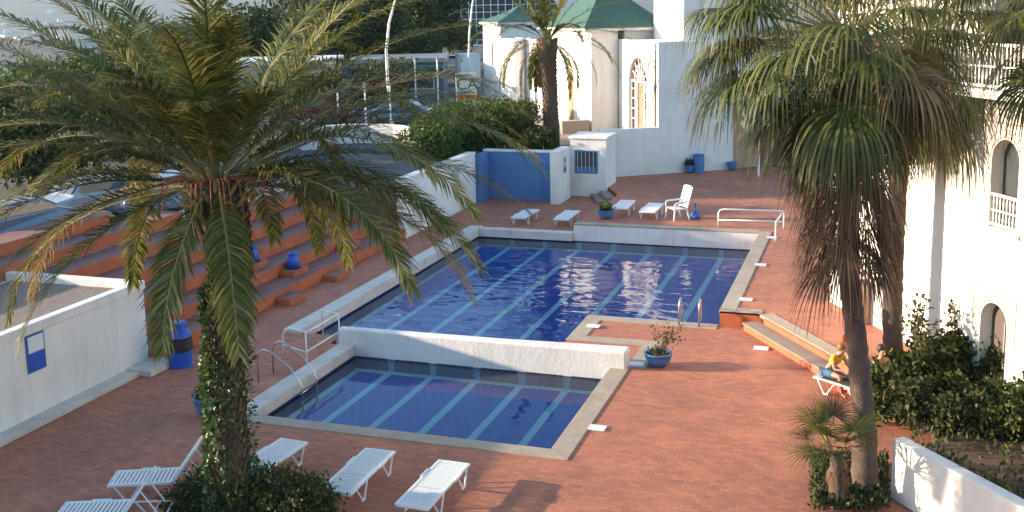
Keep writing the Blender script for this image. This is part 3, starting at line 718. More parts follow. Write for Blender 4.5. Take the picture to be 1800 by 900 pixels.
# soil bed and low white wall bottom right
m = MB().prism([(.75, 19.7), (5.6, 14.6), (9, 17), (9, 23), (2.6, 22.9), (1.2, 21.6)], .004, .30); tag(m.build('planting_bed', W['soil']), kind='structure')
wa, wb = Vector((.50, 19.55)), Vector((5.4, 13.6)); dw = (wb-wa).normalized(); nwv = Vector((-dw.y, dw.x))
m = MB().prism([tuple(wa), tuple(wb), tuple(wb+nwv*.26), tuple(wa+nwv*.26)], .003, 1.15)
tag(m.build('garden_wall', W['white2'], org=(wa.x, wa.y, 0), bevel=.02), 'low glaring white garden wall in the bottom right corner', 'wall')
# creeping plant behind the wall
P = []; D = []
for k in range(2600):
    t = random.random(); p = wa.lerp(wb, .06+t*.94)+nwv*(.28+abs(random.gauss(0, .16))); P.append((p.x, p.y, .75+.45*random.random()*(1-.2*abs(p.x)/5)+random.gauss(0, .04))); D.append((0, 0, 1))
V, F = leaves_at(np.array(P), np.array(D), .085, .4); o = np_mesh('ground_creeper', V, F, W['leaf_olive'], org=(1.5, 18, 0)); tag(o, 'pale leaved creeper growing along the back of the garden wall', 'creeper', kind='stuff')
P = []; D = []
for k in range(5200):
    p = Vector((random.uniform(.9, 7.5), random.uniform(15.5, 22.6))); q_ = (p-wa).dot(nwv)
    if q_ < .35 or math.sin(p.x*2.3+1)*math.sin(p.y*1.9)+random.random() < .35: continue
    P.append((p.x, p.y, .31+.16*random.random())); D.append((0, 0, 1))
V, F = leaves_at(np.array(P), np.array(D), .11, .5); o = np_mesh('bed_undergrowth', V, F, W['leaf_olive'], org=(3, 19, 0.3)); tag(o, kind='stuff')
# ground cover below the small palm
P = []; D = []
for k in range(3200):
    px = random.uniform(1425, 1560); py = random.uniform(812, 905); p = at(px, py, 0); P.append((p.x, p.y, .03+.22*random.random())); D.append((0, 0, 1))
V, F = leaves_at(np.array(P), np.array(D), .10, .5); o = np_mesh('ground_cover', V, F, W['leaf_olive'], org=(0, 19, 0)); tag(o, kind='stuff')

# ------------------------------------------------------------------ sun loungers
def lounger(label, back=0.0, group='white plastic sun loungers', loc=(0, 0, 0), rz=0):
    """origin under the middle, head towards +y"""
    e = empty('sun_lounger', loc, rz, label, 'sun lounger', group)
    Wd, zt = .33, .36; yb = .22                 # yb: hinge of the backrest
    def slat_panel(y0, y1, n):
        m = MB(); m.box(-Wd, -Wd+.06, y0, y1, zt-.045, zt); m.box(Wd-.06, Wd, y0, y1, zt-.045, zt)
        pitch = (y1-y0)/n
        for i in range(n): m.box(-Wd+.055, Wd-.055, y0+i*pitch+.012, y0+(i+1)*pitch-.012, zt-.022, zt-.004)
        return m
    m = slat_panel(-.93, yb, 15); m.box(-Wd, Wd, -.965, -.93, zt-.06, zt-.002)
    m.box(-Wd-.025, -Wd+.001, -.5, -.15, zt-.035, zt+.012); m.box(Wd-.001, Wd+.025, -.5, -.15, zt-.035, zt+.012)
    m.build('seat', W['plastic'], e, bevel=.006)
    m = slat_panel(yb+.01, .95, 10); m.box(-Wd, Wd, .95, .985, zt-.05, zt+.0)
    if back:
        Tm = Matrix.Translation((0, yb, zt)) @ Matrix.Rotation(back, 4, 'X') @ Matrix.Translation((0, -yb, -zt)); m.v = [tuple(Tm @ Vector(v)) for v in m.v]
    m.build('backrest', W['plastic'], e, bevel=.006)
    m = MB(); m.tube([(-.30, yb, zt-.05), (-.30, .96, zt-.06)], .018, 6); m.tube([(.30, yb, zt-.05), (.30, .96, zt-.06)], .018, 6); m.tube([(-.30, .96, zt-.06), (.30, .96, zt-.06)], .018, 6)
    m.build('frame_rail', W['plastic'], e)
    if back:
        yt = yb+.55*math.cos(back); zt2 = zt+.55*math.sin(back)
        for x in (-.24, .24): MB().tube([(x, yt, zt2-.03), (x, .84, zt-.05)], .014, 6).build('back_strut', W['plastic'], e)
    for sx in (-1, 1):
        for yc in (-.60, .52):
            m = MB(); x = sx*.30
            m.tube([(x, yc-.26, zt-.04), (x+sx*.03, yc-.05, .03)], .019, 6); m.tube([(x, yc+.22, zt-.04), (x+sx*.03, yc+.03, .03)], .019, 6)
            m.tube([(x+sx*.03, yc-.085, .018), (x+sx*.03, yc+.065, .018)], .02, 6)
            m.build('leg', W['plastic'], e)
    return e
def place(px, py, z, a):
    """seat centre seen at px,py"""
    q = at(px, py, z+.36); return Vector((q.x, q.y, z+.002)), a
def dirpx(p_foot, p_head, z):
    a, b = at(*p_foot, z+.36), at(*p_head, z+.36); d = b-a; return math.atan2(-d.x, d.y)
lo = []
LS = [((232, 838), (345, 832), 0, .95, 'white sun lounger with raised back pointing left of the ivy covered palm trunk'),
      ((140, 895), (262, 890), 0, .95, 'white sun lounger with raised back cut by the bottom left picture edge'),
      ((510, 778), (425, 835), 0, 0, 'flat white sun lounger half hidden behind the ivy covered palm trunk'),
      ((660, 798), (600, 853), 0, 0, 'flat white sun lounger in the middle of the three near ones'),
      ((790, 820), (735, 877), 0, 0, 'flat white sun lounger rightmost of the near row'),
      ((908, 384), (938, 366), 0, 0, 'small white sun lounger in front of the blue shower wall'),
      ((985, 386), (1008, 369), 0, 0, 'small white sun lounger right of the blue shower wall'),
      ((1087, 368), (1106, 350), .4, 0, 'white sun lounger beside the far blue flower pot'),
      ((1135, 374), (1156, 355), .4, 0, 'white sun lounger next to the high backed armchair')]
for (a, b, z, bk, lab) in LS:
    A, B = at(a[0], a[1], z+.36), at(b[0], b[1], z+.36); c = (A+B)/2; rz = math.atan2(-(B-A).x, (B-A).y)
    print('lounger', lab[:30], round((B-A).length, 2))
    lounger(lab, bk, loc=(c.x, c.y, z+.003), rz=rz)
# loungers with the people
LP = at(1446, 676, .3); 
lounger('white sun lounger covered with a dark towel at the deck steps', 0, loc=(LP.x+.75, LP.y+.1, .003), rz=-2.15)
lounger('white sun lounger partly hidden by the nearer tall palm trunk', 0, loc=(LP.x+1.45, LP.y-.45, .003), rz=-2.15)
tw = MB().box(-.34, .34, -.75, .55, .365, .385); o = tw.build('towel', W['darkcloth'], bevel=.01); o.location = (LP.x+.75, LP.y+.1, .003); o.rotation_euler = (0, 0, -2.15); tag(o, 'dark towel spread over the lounger by the steps', 'towel')

# armchair at the far side
def armchair(loc, rz, label):
    e = empty('garden_armchair', loc, rz, label, 'armchair')
    m = MB()
    for i in range(8): m.box(-.25, .25, -.28+i*.065, -.28+i*.065+.05, .40-.006*i, .425-.006*i)
    m.box(-.28, -.245, -.29, .27, .37, .43); m.box(.245, .28, -.29, .27, .37, .43); m.build('seat', W['plastic'], e, bevel=.006)
    m = MB(); Tm = Matrix.Translation((0, .24, .38)) @ Matrix.Rotation(-.28, 4, 'X')
    m.box(-.28, -.235, -.02, .02, 0, .78, T=Tm); m.box(.235, .28, -.02, .02, 0, .78, T=Tm)
    for i in range(9): m.box(-.236, .236, -.012, .012, .06+i*.078, .06+i*.078+.055, T=Tm)
    for k in range(8):
        a0 = -1+k*.25; m.box(a0*.28, (a0+.25)*.28, -.018, .018, .775, .80+.05*(1-(a0+.125)**2), T=Tm)
    m.build('backrest', W['plastic'], e, bevel=.006)
    for sx in (-1, 1):
        MB().tube([(sx*.30, -.27, .45), (sx*.31, -.27, .60), (sx*.31, -.18, .645), (sx*.30, .10, .65), (sx*.28, .30, .66)], [.022, .026, .032, .032, .024], 8).build('armrest', W['plastic'], e)
        MB().tube([(sx*.27, -.24, .42), (sx*.29, -.30, .0)], [.032, .026], 8).build('leg', W['plastic'], e)
        MB().tube([(sx*.27, .22, .40), (sx*.29, .33, .0)], [.032, .026], 8).build('leg', W['plastic'], e)
    return e
c = at(1190, 386, .4); ac = armchair((c.x, c.y, .423), -.85, 'high backed white plastic armchair at the far side of the large pool'); ac.scale = (1.15, 1.15, 1.12)

# ------------------------------------------------------------------ rails and ladders
def rail(name, tubes, label, mtl, cat='pool rail', r=.022, parts=None):
    b = tubes[0][0]; e = empty(name, (b[0], b[1], b[2]), 0, label, cat)
    for nme, pts in zip(parts, tubes): MB().tube([Vector(p)-Vector(b) for p in pts], r, 8).build(nme, mtl, e, smooth=True)
    return e
def hoop(y, x_deck=-14.15, x_w=-12.95):
    return [(x_deck, y, 0), (x_deck, y, .55), (x_deck+.06, y, .74), (x_deck+.2, y, .84), (x_deck+.38, y, .80), (x_w-.30, y, .45), (x_w-.04, y, .08), (x_w, y, -.1), (x_w+.01, y, -.62)]
rail('pool_ladder', [hoop(21.85), hoop(22.55), [(-13.02, 21.85, -.22), (-13.02, 22.55, -.22)], [(-13.02, 21.85, -.45), (-13.02, 22.55, -.45)]], 'curved steel ladder leading into the small pool', W['chrome'], 'pool ladder', .022, ['handrail', 'handrail', 'rung', 'rung'])
ya, yb_ = 23.45, 25.25
rail('start_frame', [[(-14.6, ya+.35, 0), (-14.6, ya+.35, .55), (-14.5, ya+.35, .72), (-14.35, ya+.33, .78), (-13.72, ya+.05, .80)],
                     [(-13.7, ya, 0), (-13.7, ya, .80)], [(-13.7, yb_, 0), (-13.7, yb_, .80)], [(-13.7, ya, .80), (-13.7, yb_, .80)], [(-14.35, yb_+.25, .0), (-14.35, yb_+.25, .80), (-13.7, yb_, .80)], [(-14.6, ya+.35, .30), (-13.7, ya, .28)], [(-13.7, ya, .30), (-13.7, yb_, .30)]],
     'white tubular guard rail between the small pool ladder and the divider wall', W['white_metal'], 'guard rail', .022, ['handrail', 'post', 'post', 'top_rail', 'post', 'lower_rail', 'lower_rail'])
x0, x1, yy, yn = -5.60, -3.25, 41.2, 38.9
rail('far_guard_rail', [[(x0, yy-.15, .42), (x0, yy-.15, .95), (x0+.06, yy-.15, 1.06), (x0+.2, yy-.15, 1.1), (x1+.1, yy+.0, 1.1)], [(x1+.1, yy, .42), (x1+.1, yy, 1.1)], [(x0, yy-.15, .68), (x1+.1, yy, .68)], [(x1, yn, .42), (x1, yn, 1.1), (x1+.02, yn+.1, 1.15)], [(x1, yn, 1.12), (x1+.1, yy, 1.1)]],
     'white tubular guard rail at the far right corner of the large pool', W['white_metal'], 'guard rail', .03, ['handrail', 'post', 'lower_rail', 'post', 'top_rail'])
def hand(px, py):
    p = at(px, py, 0); x = p.x
    return [(x, 29.1, .02), (x, 29.12, .62), (x, 29.2, .74), (x, 29.32, .76), (x, 29.45, .66), (x, 29.52, .3), (x, 29.54, -.55)]
rail('pool_ladder', [hand(1192, 575), hand(1227, 578), [(at(1192, 575).x, 29.53, -.25), (at(1227, 578).x, 29.53, -.25)]], 'upright steel ladder handles at the brick platform of the large pool', W['chrome'], 'pool ladder', .025, ['handrail', 'handrail', 'rung'])

# deck covers
for (px, py, z, lab) in ((1050, 753, 0, 'white square drain cover right of the small pool'), (1338, 613, 0, 'white square drain cover in front of the deck steps'), (1043, 575, 0, 'white square drain cover on the brick platform corner'), (1119, 641, 0, 'white square drain cover just left of the blue plant bowl'),
                         (1311, 527, .4, 'white square drain cover on the upper deck nearest the steps'), (1337, 466, .4, 'white square drain cover on the upper deck halfway along the large pool'), (1357, 418, .4, 'white square drain cover on the upper deck under the far guard rail')):
    p = at(px, py, z); o = MB().box(-.19, .19, -.15, .15, .004, .026).build('drain_cover', W['plastic'], bevel=.006); o.location = (p.x, p.y, z+.02 if px == 1043 else z+.0); tag(o, lab, 'drain cover', 'square deck drain covers')

# ------------------------------------------------------------------ pots
def bowl_pot(loc, r, h, label, name='plant_bowl', plant=True, mt='leaf_olive', seed=0):
    e = empty(name, loc, 0, label, 'flower pot')
    MB().lathe([(r*.55, 0), (r*.8, h*.25), (r*.97, h*.6), (r*1.0, h*.9), (r*1.07, h*.93), (r*1.07, h), (r*.93, h), (r*.9, h*.82)], 28).build('pot', W['pot'], e, smooth=True)
    MB().lathe([(0, h*.8), (r*.9, h*.83), (0.01, h*.84)], 20).build('soil', W['soil'], e)
    if plant:
        V, F = leaf_cloud([(0, 0, h*1.15, r*.8, r*.8, .12), (r*.3, 0, h*1.35, r*.5, r*.5, .15), (-r*.3, .1, h*1.3, r*.5, r*.5, .13)], 500, .09, .8, .3); np_mesh('plant', V, F, W[mt], e)
    return e
pp_ = at(1153, 649, 0); e = bowl_pot((pp_.x, pp_.y+.3, .003), .34, .34, 'round blue bowl with a thin leaning shrub on the near deck', plant=False)
m = MB(); P = []; D = []
for k in range(9):
    tip = Vector((.15+random.gauss(.12, .30), random.gauss(0, .2), random.uniform(.55, 1.15))); base = Vector((random.gauss(0, .05), 0, .28))
    mid = base.lerp(tip, .5)+Vector((0, 0, .08)); m.tube([base, mid, tip], [.010, .007, .003], 4)
    for j in range(20): c = mid.lerp(tip, random.random()); P.append(tuple(c+Vector([random.gauss(0, .06) for _ in range(3)]))); D.append((0, 0, 1))
for k in range(150): P.append((random.gauss(0, .12), random.gauss(0, .12), .32+random.random()*.1)); D.append((0, 0, 1))
m.build('stem', W['wood'], e); V, F = leaves_at(np.array(P), np.array(D), .075, .2); np_mesh('plant', V, F, W['leaf_olive'], e)
c = at(1063, 386, .4); bowl_pot((c.x, c.y+.2, .423), .34, .34, 'blue flower bowl at the raised corner beside the far loungers', mt='leaf_bright')
c = at(366, 728, 0); bowl_pot((c.x, c.y, .003), .30, .42, 'round dark blue pot behind the ivy covered palm trunk', mt='leaf')
def urn(loc, label, s=1.0):
    e = empty('blue_urn', loc, 0, label, 'pot', 'blue pots on the stepped seating'); 
    MB().lathe([(.13*s, 0), (.20*s, .06*s), (.22*s, .26*s), (.14*s, .38*s), (.13*s, .45*s), (.18*s, .50*s), (.15*s, .50*s), (.1*s, .42*s)], 24).build('body', W['blue_pl'], e, smooth=True)
    MB().lathe([(.24*s, 0), (.25*s, .04*s), (.14*s, .05*s)], 20).build('saucer', W['black'], e)
q1 = Vector((-18.02, 30.3, .615)); urn(q1, 'blue pot standing on an orange step block of the stepped seating')
q2 = Vector((-18.92, 29.3, 1.015)); urn(q2, 'blue pot one tier higher on the stepped seating, nearly hidden by palm fronds')
# small blue thing beside the armchair: parasol stand
c = at(1222, 384, .4); e = empty('parasol_stand', (c.x, c.y, .423), 0, 'small blue parasol stand right of the white armchair', 'parasol stand')
MB().lathe([(.20, 0), (.21, .06), (.15, .18), (.09, .28), (.06, .30), (.05, .30)], 20).build('base', W['blue'], e, smooth=True)
MB().tube([(0, 0, .28), (0, 0, .62)], [.045, .04], 12).build('tube', W['blue'], e)
# far barrels
c = at(1228, 303, .4); e = empty('blue_barrel', (c.x, c.y, .403), 0, 'light blue barrel against the far white wall', 'barrel')
MB().lathe([(.28, 0), (.29, .02), (.29, .30), (.30, .32), (.29, .34), (.29, .62), (.30, .64), (.29, .66), (.28, .84), (.30, .86), (.30, .90), (.0, .88)], 24).build('body', W['blue_wall'], e)
MB().lathe([(.0, .885), (.27, .89), (.27, .93), (0, .94)], 24).build('lid', W['blue'], e)
c = at(1211, 304, .4); e = bowl_pot((c.x, c.y, .403), .24, .40, 'blue grey planter with small bush left of the far barrel', name='planter', mt='leaf')
c = at(1286, 299, .4); e = bowl_pot((c.x, c.y, .403), .26, .42, 'squat dark blue pot beside the far pink gate column', name='squat_pot', plant=False)

# ------------------------------------------------------------------ arched walls
def arch_pts(xc, wd, zb, zt, n=12, horseshoe=0):
    r = wd/2; zs = zt-r; pts = [(xc-r, zb), (xc+r, zb)]
    for k in range(n+1): a = PI*k/n; pts.append((xc+r*math.cos(a), zs+r*math.sin(a)))
    return pts
def wall_with_openings(m, outer, holes, y0, depth, mi=0, mrev=None):
    """outer, holes: lists of (x,z); wall front at y0 (facing -y), reveals run to y0+depth"""
    polys = [[Vector((x, y0, z)) for x, z in outer]]+[[Vector((x, y0, z)) for x, z in h] for h in holes]
    flat = [p for pl in polys for p in pl]
    tris = tessellate_polygon(polys)
    F = []
    for t in tris:
        a, b, c = (flat[i] for i in t); n = (b-a).cross(c-a)
        F.append(tuple(t) if n.y < 0 else tuple(reversed(t)))
    m.add(flat, F, mi)
    for h in holes:
        n = len(h); A = sum(h[i][0]*h[(i+1) % n][1]-h[(i+1) % n][0]*h[i][1] for i in range(n))
        hh = h if A > 0 else list(reversed(h))
        P = [(x, y0, z) for x, z in hh]+[(x, y0+depth, z) for x, z in hh]
        m.add(P, [(i, n+i, n+(i+1) % n, (i+1) % n) for i in range(n)], mi if mrev is None else mrev)

# right facade (turned about 60 degrees)
F0 = Vector((-1.06, 31.26, 0)); fa = math.atan2(-.866, .5)
fb = empty('hotel_facade', F0, fa, 'glaring white hotel wing with arched niche, arched doorway and balcony on the right', 'building')
m = MB()
holes = [arch_pts(7.36, .92, .42, 2.36), arch_pts(7.46, .92, 4.02, 5.98), arch_pts(7.6, 1.5, 7.2, 9.6)]
wall_with_openings(m, [(0, .0), (16, .0), (16, 13), (0, 13)], holes, 0, .35)
m.box(0, 16, .36, .40, 0, 13, 0); m.box(-.002, .0, .0, 8, 0, 13, 0); m.box(0, 16, .41, 8, 0, 12.9, 0)
m.build('wall', W['white2'], fb)
def arch_fill(m, xc, wd, zb, zt, y, mi=0):
    pts = arch_pts(xc, wd, zb, zt); m.add([(x, y, z) for x, z in pts], [tuple(range(len(pts)))], mi)
m = MB(); arch_fill(m, 7.36, .92, .42, 2.36, .30); d0 = m.build('door', W['dark_door'], fb)
m = MB(); m.box(7.34, 7.38, .285, .298, .42, 1.9); m.build('door_seam', W['grey'], d0)
m = MB(); arch_fill(m, 7.46, .92, 4.02, 5.98, .30); m.build('window', W['glass'], fb)
m = MB(); arch_fill(m, 7.6, 1.5, 7.2, 9.6, .30); m.build('window', W['glass'], fb)
def balustrade(x0, x1, y, z0, h, n):
    m = MB(); m.box(x0, x1, y-.03, y+.03, z0+h-.06, z0+h); m.box(x0, x1, y-.03, y+.03, z0+.04, z0+.10); m.box(x0, x1, y-.02, y+.02, z0+h*.5-.02, z0+h*.5+.02)
    for k in range(n): x = x0+(k+.5)*(x1-x0)/n; m.tube([(x, y, z0+.08), (x, y, z0+h*.25), (x, y, z0+h*.5), (x, y, z0+h*.75), (x, y, z0+h-.05)], [.012, .026, .012, .026, .012], 6)
    return m
balustrade(7.02, 7.90, .06, 4.02, .75, 8).build('balustrade', W['white_metal'], fb)
balustrade(6.2, 9.4, -.75, 7.1, .95, 26).build('balustrade', W['white_metal'], fb)
MB().box(6.1, 9.5, -.85, -.002, 6.92, 7.1).build('balcony_floor', W['white2'], fb)
MB().box(6.86, 8.06, -.10, -.002, 3.92, 4.01).build('sill', W['white'], fb)
# ornament frame round the doorway and niche (thin raised mouldings)
m = MB()
def arc_trim(xc, r, zs, wd=.03, y=-.012, n=20, a0=0, a1=PI):
    P = []
    for k in range(n+1):
        a = a0+(a1-a0)*k/n; P += [(xc+r*math.cos(a), y, zs+r*math.sin(a)), (xc+(r+wd)*math.cos(a), y, zs+(r+wd)*math.sin(a)), (xc+(r+wd)*math.cos(a), -.001, zs+(r+wd)*math.sin(a)), (xc+r*math.cos(a), -.001, zs+r*math.sin(a))]
    F = []
    for k in range(n): b = 4*k; F += [(b, b+4, b+5, b+1), (b+1, b+5, b+6, b+2), (b, b+3, b+7, b+4)]
    m.add(P, F)
for (xc, zs, zt) in ((7.36, 1.9, 2.62), (7.46, 5.52, 6.3)):
    m = MB(); arc_trim(xc, .50, zs); arc_trim(xc, .66, zs, .02)
    m.box(xc-.72, xc+.72, -.014, -.001, zt, zt+.03); m.box(xc-.75, xc-.72, -.014, -.001, zs-.3, zt); m.box(xc+.72, xc+.75, -.014, -.001, zs-.3, zt)
    for k in range(9):
        a = PI*(k+.5)/9; T_ = Matrix.Translation((xc, 0, zs)) @ Matrix.Rotation(-a, 4, 'Y'); m.box(.53, .65, -.012, -.001, -.01, .01, T=T_)
    m.build('moulding', W['pink'], fb)
# pinkish pier and low bench near the facade corner
MB().box(1.9, 2.25, -.45, -.002, .401, 1.55).build('pier', W['pink'], fb)

# ------------------------------------------------------------------ shower wall and left wall
sw = empty('shower_wall', (-15.6, 47.6, 0), 0, 'blue painted shower wall with white end pier and coping at the far left', 'wall'); og = (-15.6, 47.6, 0)
m = MB().box(-17.15, -13.95, 47.0, 47.25, .003, 2.27); m.box(-17.4, -17.151, 45.9, 47.25, .003, 2.27); m.build('blue_panel', W['blue_wall'], sw, og)
MB().box(-17.45, -13.9, 46.97, 47.35, 2.272, 2.36).build('coping', W['white'], sw, og, bevel=.01)
MB().box(-13.94, -13.5, 46.25, 48.1, .003, 2.45).build('pier', W['white'], sw, og, bevel=.01)
for x in (-16.4, -15.4, -14.5): MB().tube([(x, 47.1, 2.36), (x, 47.1, 2.56)], .02, 6).build('shower_pipe', W['grey'], sw, og)
MB().box(-13.499, -13.48, 46.9, 47.35, 1.35, 2.1).build('sign_panel', W['sign_white'], sw, og); MB().box(-13.479, -13.472, 46.93, 47.3, 1.37, 1.62).build('sign_panel', W['blue'], sw, og); MB().box(-13.479, -13.472, 47.12, 47.3, 1.85, 2.05).build('sign_panel', W['sign_red'], sw, og)
m = MB().box(-17.75, -17.42, 37.9, 45.88, .003, 2.3); e = empty('boundary_wall', (-17.6, 42, 0), 0, 'white boundary wall with grey notice between the palm fronds and blue shower wall', 'wall')
m.build('wall', W['white2'], e, (-17.6, 42, 0)); MB().box(-17.8, -17.38, 37.9, 45.88, 2.302, 2.40).build('coping', W['white'], e, (-17.6, 42, 0), bevel=.01)
MB().box(-17.419, -17.405, 43.0, 43.8, 1.1, 2.0).build('notice', W['sign_white'], e, (-17.6, 42, 0))
# kiosk
kb = at(1003, 344, 0); e = empty('kiosk', (kb.x, kb.y, 0), 0, 'small white kiosk with blue framed window beside the blue shower wall', 'kiosk')
KW = 1.75
m = MB(); wall_with_openings(m, [(0, 0), (KW, 0), (KW, 2.75), (0, 2.75)], [[(.25, 1.15), (1.32, 1.15), (1.32, 2.15), (.25, 2.15)]], 0, .12)
m.box(0, .1, .001, 2.0, 0, 2.75); m.box(KW-.1, KW, .001, 2.0, 0, 2.75); m.box(.1, KW-.1, 1.9, 2.0, 0, 2.75); m.box(.1, KW-.1, .5, .52, 0, 2.75)
m.build('wall', W['white'], e)
MB().box(-.08, KW+.08, -.08, 2.1, 2.752, 2.86).build('roof', W['white2'], e, bevel=.01)
wn = MB(); wn.box(.22, 1.35, -.02, .02, 1.10, 1.17); wn.box(.22, 1.35, -.02, .02, 2.13, 2.20); wn.box(.22, .29, -.019, .019, 1.17, 2.13); wn.box(1.28, 1.35, -.019, .019, 1.17, 2.13)
f_ = wn.build('window_frame', W['blue_wall'], e)
mm = MB()
for k in range(5): mm.box(.36+k*.19, .38+k*.19, -.01, .01, 1.17, 2.13)
mm.build('window_bars', W['white_metal'], f_); MB().box(.29, 1.28, .06, .08, 1.17, 2.13).build('glass', W['glass'], e)
MB().box(.29, 1.28, .03, .055, 1.17, 1.42).build('window_panel', W['blue_wall'], e)

# ------------------------------------------------------------------ far white building (turned 34 degrees)
A34 = math.radians(34)
P0 = Vector((-12.98, 51.8, 0))
e = empty('courtyard_wall', P0, A34, 'plain white shaded wall closing the far end of the upper deck', 'wall')
MB().box(0, 3.15, 0, .35, 0, 2.78).build('wall', W['white2'], e)
MB().box(3.151, 7.35, 0, .34, 0, 7.06).box(3.75, 7.35, .341, 5.2, 0, 7.06).build('wall_block', W['white2'], e)
# tall block with the arched window
e = empty('arched_hall', P0+Vector((0, 0, 0)), A34, 'white hall with tall arched window catching the sun on its left side', 'building')
m = MB()
Trot = Matrix.Rotation(-PI/2, 4, 'Z')          # local wall frame whose outside faces -x
w2 = MB(); wall_with_openings(w2, [(-5.4, 2.0), (-.36, 2.0), (-.36, 7.1), (-5.4, 7.1)], [arch_pts(-2.62, 2.55, 2.35, 6.2, 16)], 3.07, .3)
w2.v = [tuple(Trot @ Vector(v)) for v in w2.v]; w2.v = [(v[0], v[1], v[2]) for v in w2.v]
w2.build('wall', W['white2'], e)
m = MB(); arch_fill(m, -2.62, 2.55, 2.35, 6.2, 3.36); m.v = [tuple(Trot @ Vector(v)) for v in m.v]; m.build('glazing', W['brown_pane'], e)
m = MB().box(-2.98, -2.12, 3.30, 3.35, 2.36, 4.86); m.v = [tuple(Trot @ Vector(v)) for v in m.v]; m.build('door_panel', W['orange_dull'], e)
m = MB()
for k in range(8):
    a = PI*k/7; T_ = Matrix.Translation((-2.62, 3.25, 4.92)) @ Matrix.Rotation(-a, 4, 'Y'); m.box(.02, 1.27, -.03, .03, -.035, .035, T=T_)
for rr in (.5, .9):
    for k in range(14):
        a = PI*k/14; b = PI*(k+1)/14; m.tube([(-2.62+rr*math.cos(a), 3.25, 4.92+rr*math.sin(a)), (-2.62+rr*math.cos(b), 3.25, 4.92+rr*math.sin(b))], .03, 4)
m.box(-3.9, -1.34, 3.2, 3.28, 4.86, 4.98)
for x in (-3.85, -3.3, -3.05, -2.05, -1.75, -1.4): m.box(x-.04, x+.04, 3.2, 3.28, 2.35, 4.9)
for z in (2.9, 3.45, 4.0, 4.5): m.box(-3.85, -3.05, 3.21, 3.27, z-.03, z+.03); m.box(-2.05, -1.4, 3.21, 3.27, z-.03, z+.03)
m.v = [tuple(Trot @ Vector(v)) for v in m.v]; m.build('mullions', W['white_metal'], e)
MB().box(3.42, 7.3, 5.21, 8, 2, 7.05).build('rear_wall', W['white2'], e)
# pavilion with green pyramid roof
e = empty('green_roofed_pavilion', P0, A34, 'white pavilion with large green tiled pyramid roof behind the middle palm', 'building')
MB().box(1.5, 3.05, 5.45, 13.5, 2.0, 7.55).build('wall', W['white2'], e); MB().box(3.06, 7.2, 8.02, 13.5, 2.0, 7.55).build('wall', W['white2'], e)
MB().box(3.5, 6.6, 5.6, 8.0, 7.06, 7.55).build('wall', W['white2'], e)
MB().box(1.0, 5.9, 5.0, 14.0, 7.56, 7.72).build('cornice', W['white'], e, bevel=.02)
def pyr(m, x0, x1, y0, y1, z0, z1, flare=.55, n=14):
    cx, cy = (x0+x1)/2, (y0+y1)/2; R = []
    for k in range(n+1):
        t = k/n; s = (1-t)**(1+flare*.6)*1.0; z = z0+(z1-z0)*(t**1.0)*(1-.12*math.sin(PI*t))
        R.append([(cx+sx*(x1-x0)/2*s, cy+sy*(y1-y0)/2*s, z) for sx, sy in ((-1, -1), (1, -1), (1, 1), (-1, 1))])
    V = [p for r in R for p in r]; F = [(i*4+k, i*4+(k+1) % 4, (i+1)*4+(k+1) % 4, (i+1)*4+k) for i in range(n) for k in range(4)]
    m.add(V, F)
m = MB(); pyr(m, .9, 6.0, 4.9, 12.5, 7.72, 11.2); m.build('roof', W['green_roof'], e)
MB().box(1.2, 1.49, 13.51, 19.8, 2.0, 6.9).build('annex_wall', W['white2'], e)
MB().box(1.47, 1.498, 14.6, 15.6, 2.0, 5.2).build('doorway', W['orange'], e)
MB().box(1.485, 1.499, 8.5, 9.4, 2.0, 5.0).build('doorway', W['orange'], e)
MB().box(-.2, 1.35, 5.5, 6.0, 2.0, 2.7).build('ramp_wall', W['tan_wall'], e)
# higher tower behind
e = empty('white_tower', P0, A34, 'tall sunlit white tower rising behind the courtyard wall', 'tower')
MB().box(4.95, 7.3, 1.0, 4.9, 7.062, 14).build('wall', W['white2'], e); MB().box(4.8, 7.4, .9, 5.0, 14.001, 14.3).build('cornice', W['white'], e)
e.location = P0
# small tower left with green roof
q_ = at(882, 182, 2.0); e = empty('corner_tower', (q_.x, q_.y, 2.0), A34, 'small white corner tower with green tiled roof behind the bank sign', 'tower')
MB().box(0, 4.5, 0, 5.2, -.2, 5.6).build('wall', W['white2'], e); MB().box(-.25, 4.75, -.25, 5.45, 5.601, 5.85).build('cornice', W['white'], e, bevel=.02)
m = MB(); pyr(m, -.3, 4.8, -.3, 5.5, 5.85, 7.2, .3); m.build('roof', W['green_roof'], e)
MB().box(-.03, -.001, 2.2, 2.5, 2.6, 4.3).build('slit_window', W['glass'], e)
# curved shaded wall between tower and pavilion
m = MB(); P = []
c0 = at(885, 185, 2.0); 
for k in range(13):
    px = 878+k*4.9; q = at(px, 196+6*math.sin(PI*k/12), 2.0); P.append(q)
fr = [(p.x, p.y) for p in P]; bk = [(p.x-.3, p.y+.9) for p in reversed(P)]
m.prism(fr+bk, 2.0, 6.9); tag(m.build('curved_wall', W['white2'], org=tuple(P[6])), 'rounded pale wall in shade between the corner tower and middle palm', 'wall')
q_ = at(830, 152, 2.0); e = empty('side_wall', (q_.x, q_.y, 2.0), A34, 'short bright white wall left of the corner tower', 'wall'); MB().box(-.8, .8, 0, 3, -.1, 2.7).build('wall', W['white2'], e); MB().box(-.85, .85, -.05, 3.05, 2.701, 2.85).build('coping', W['white'], e)

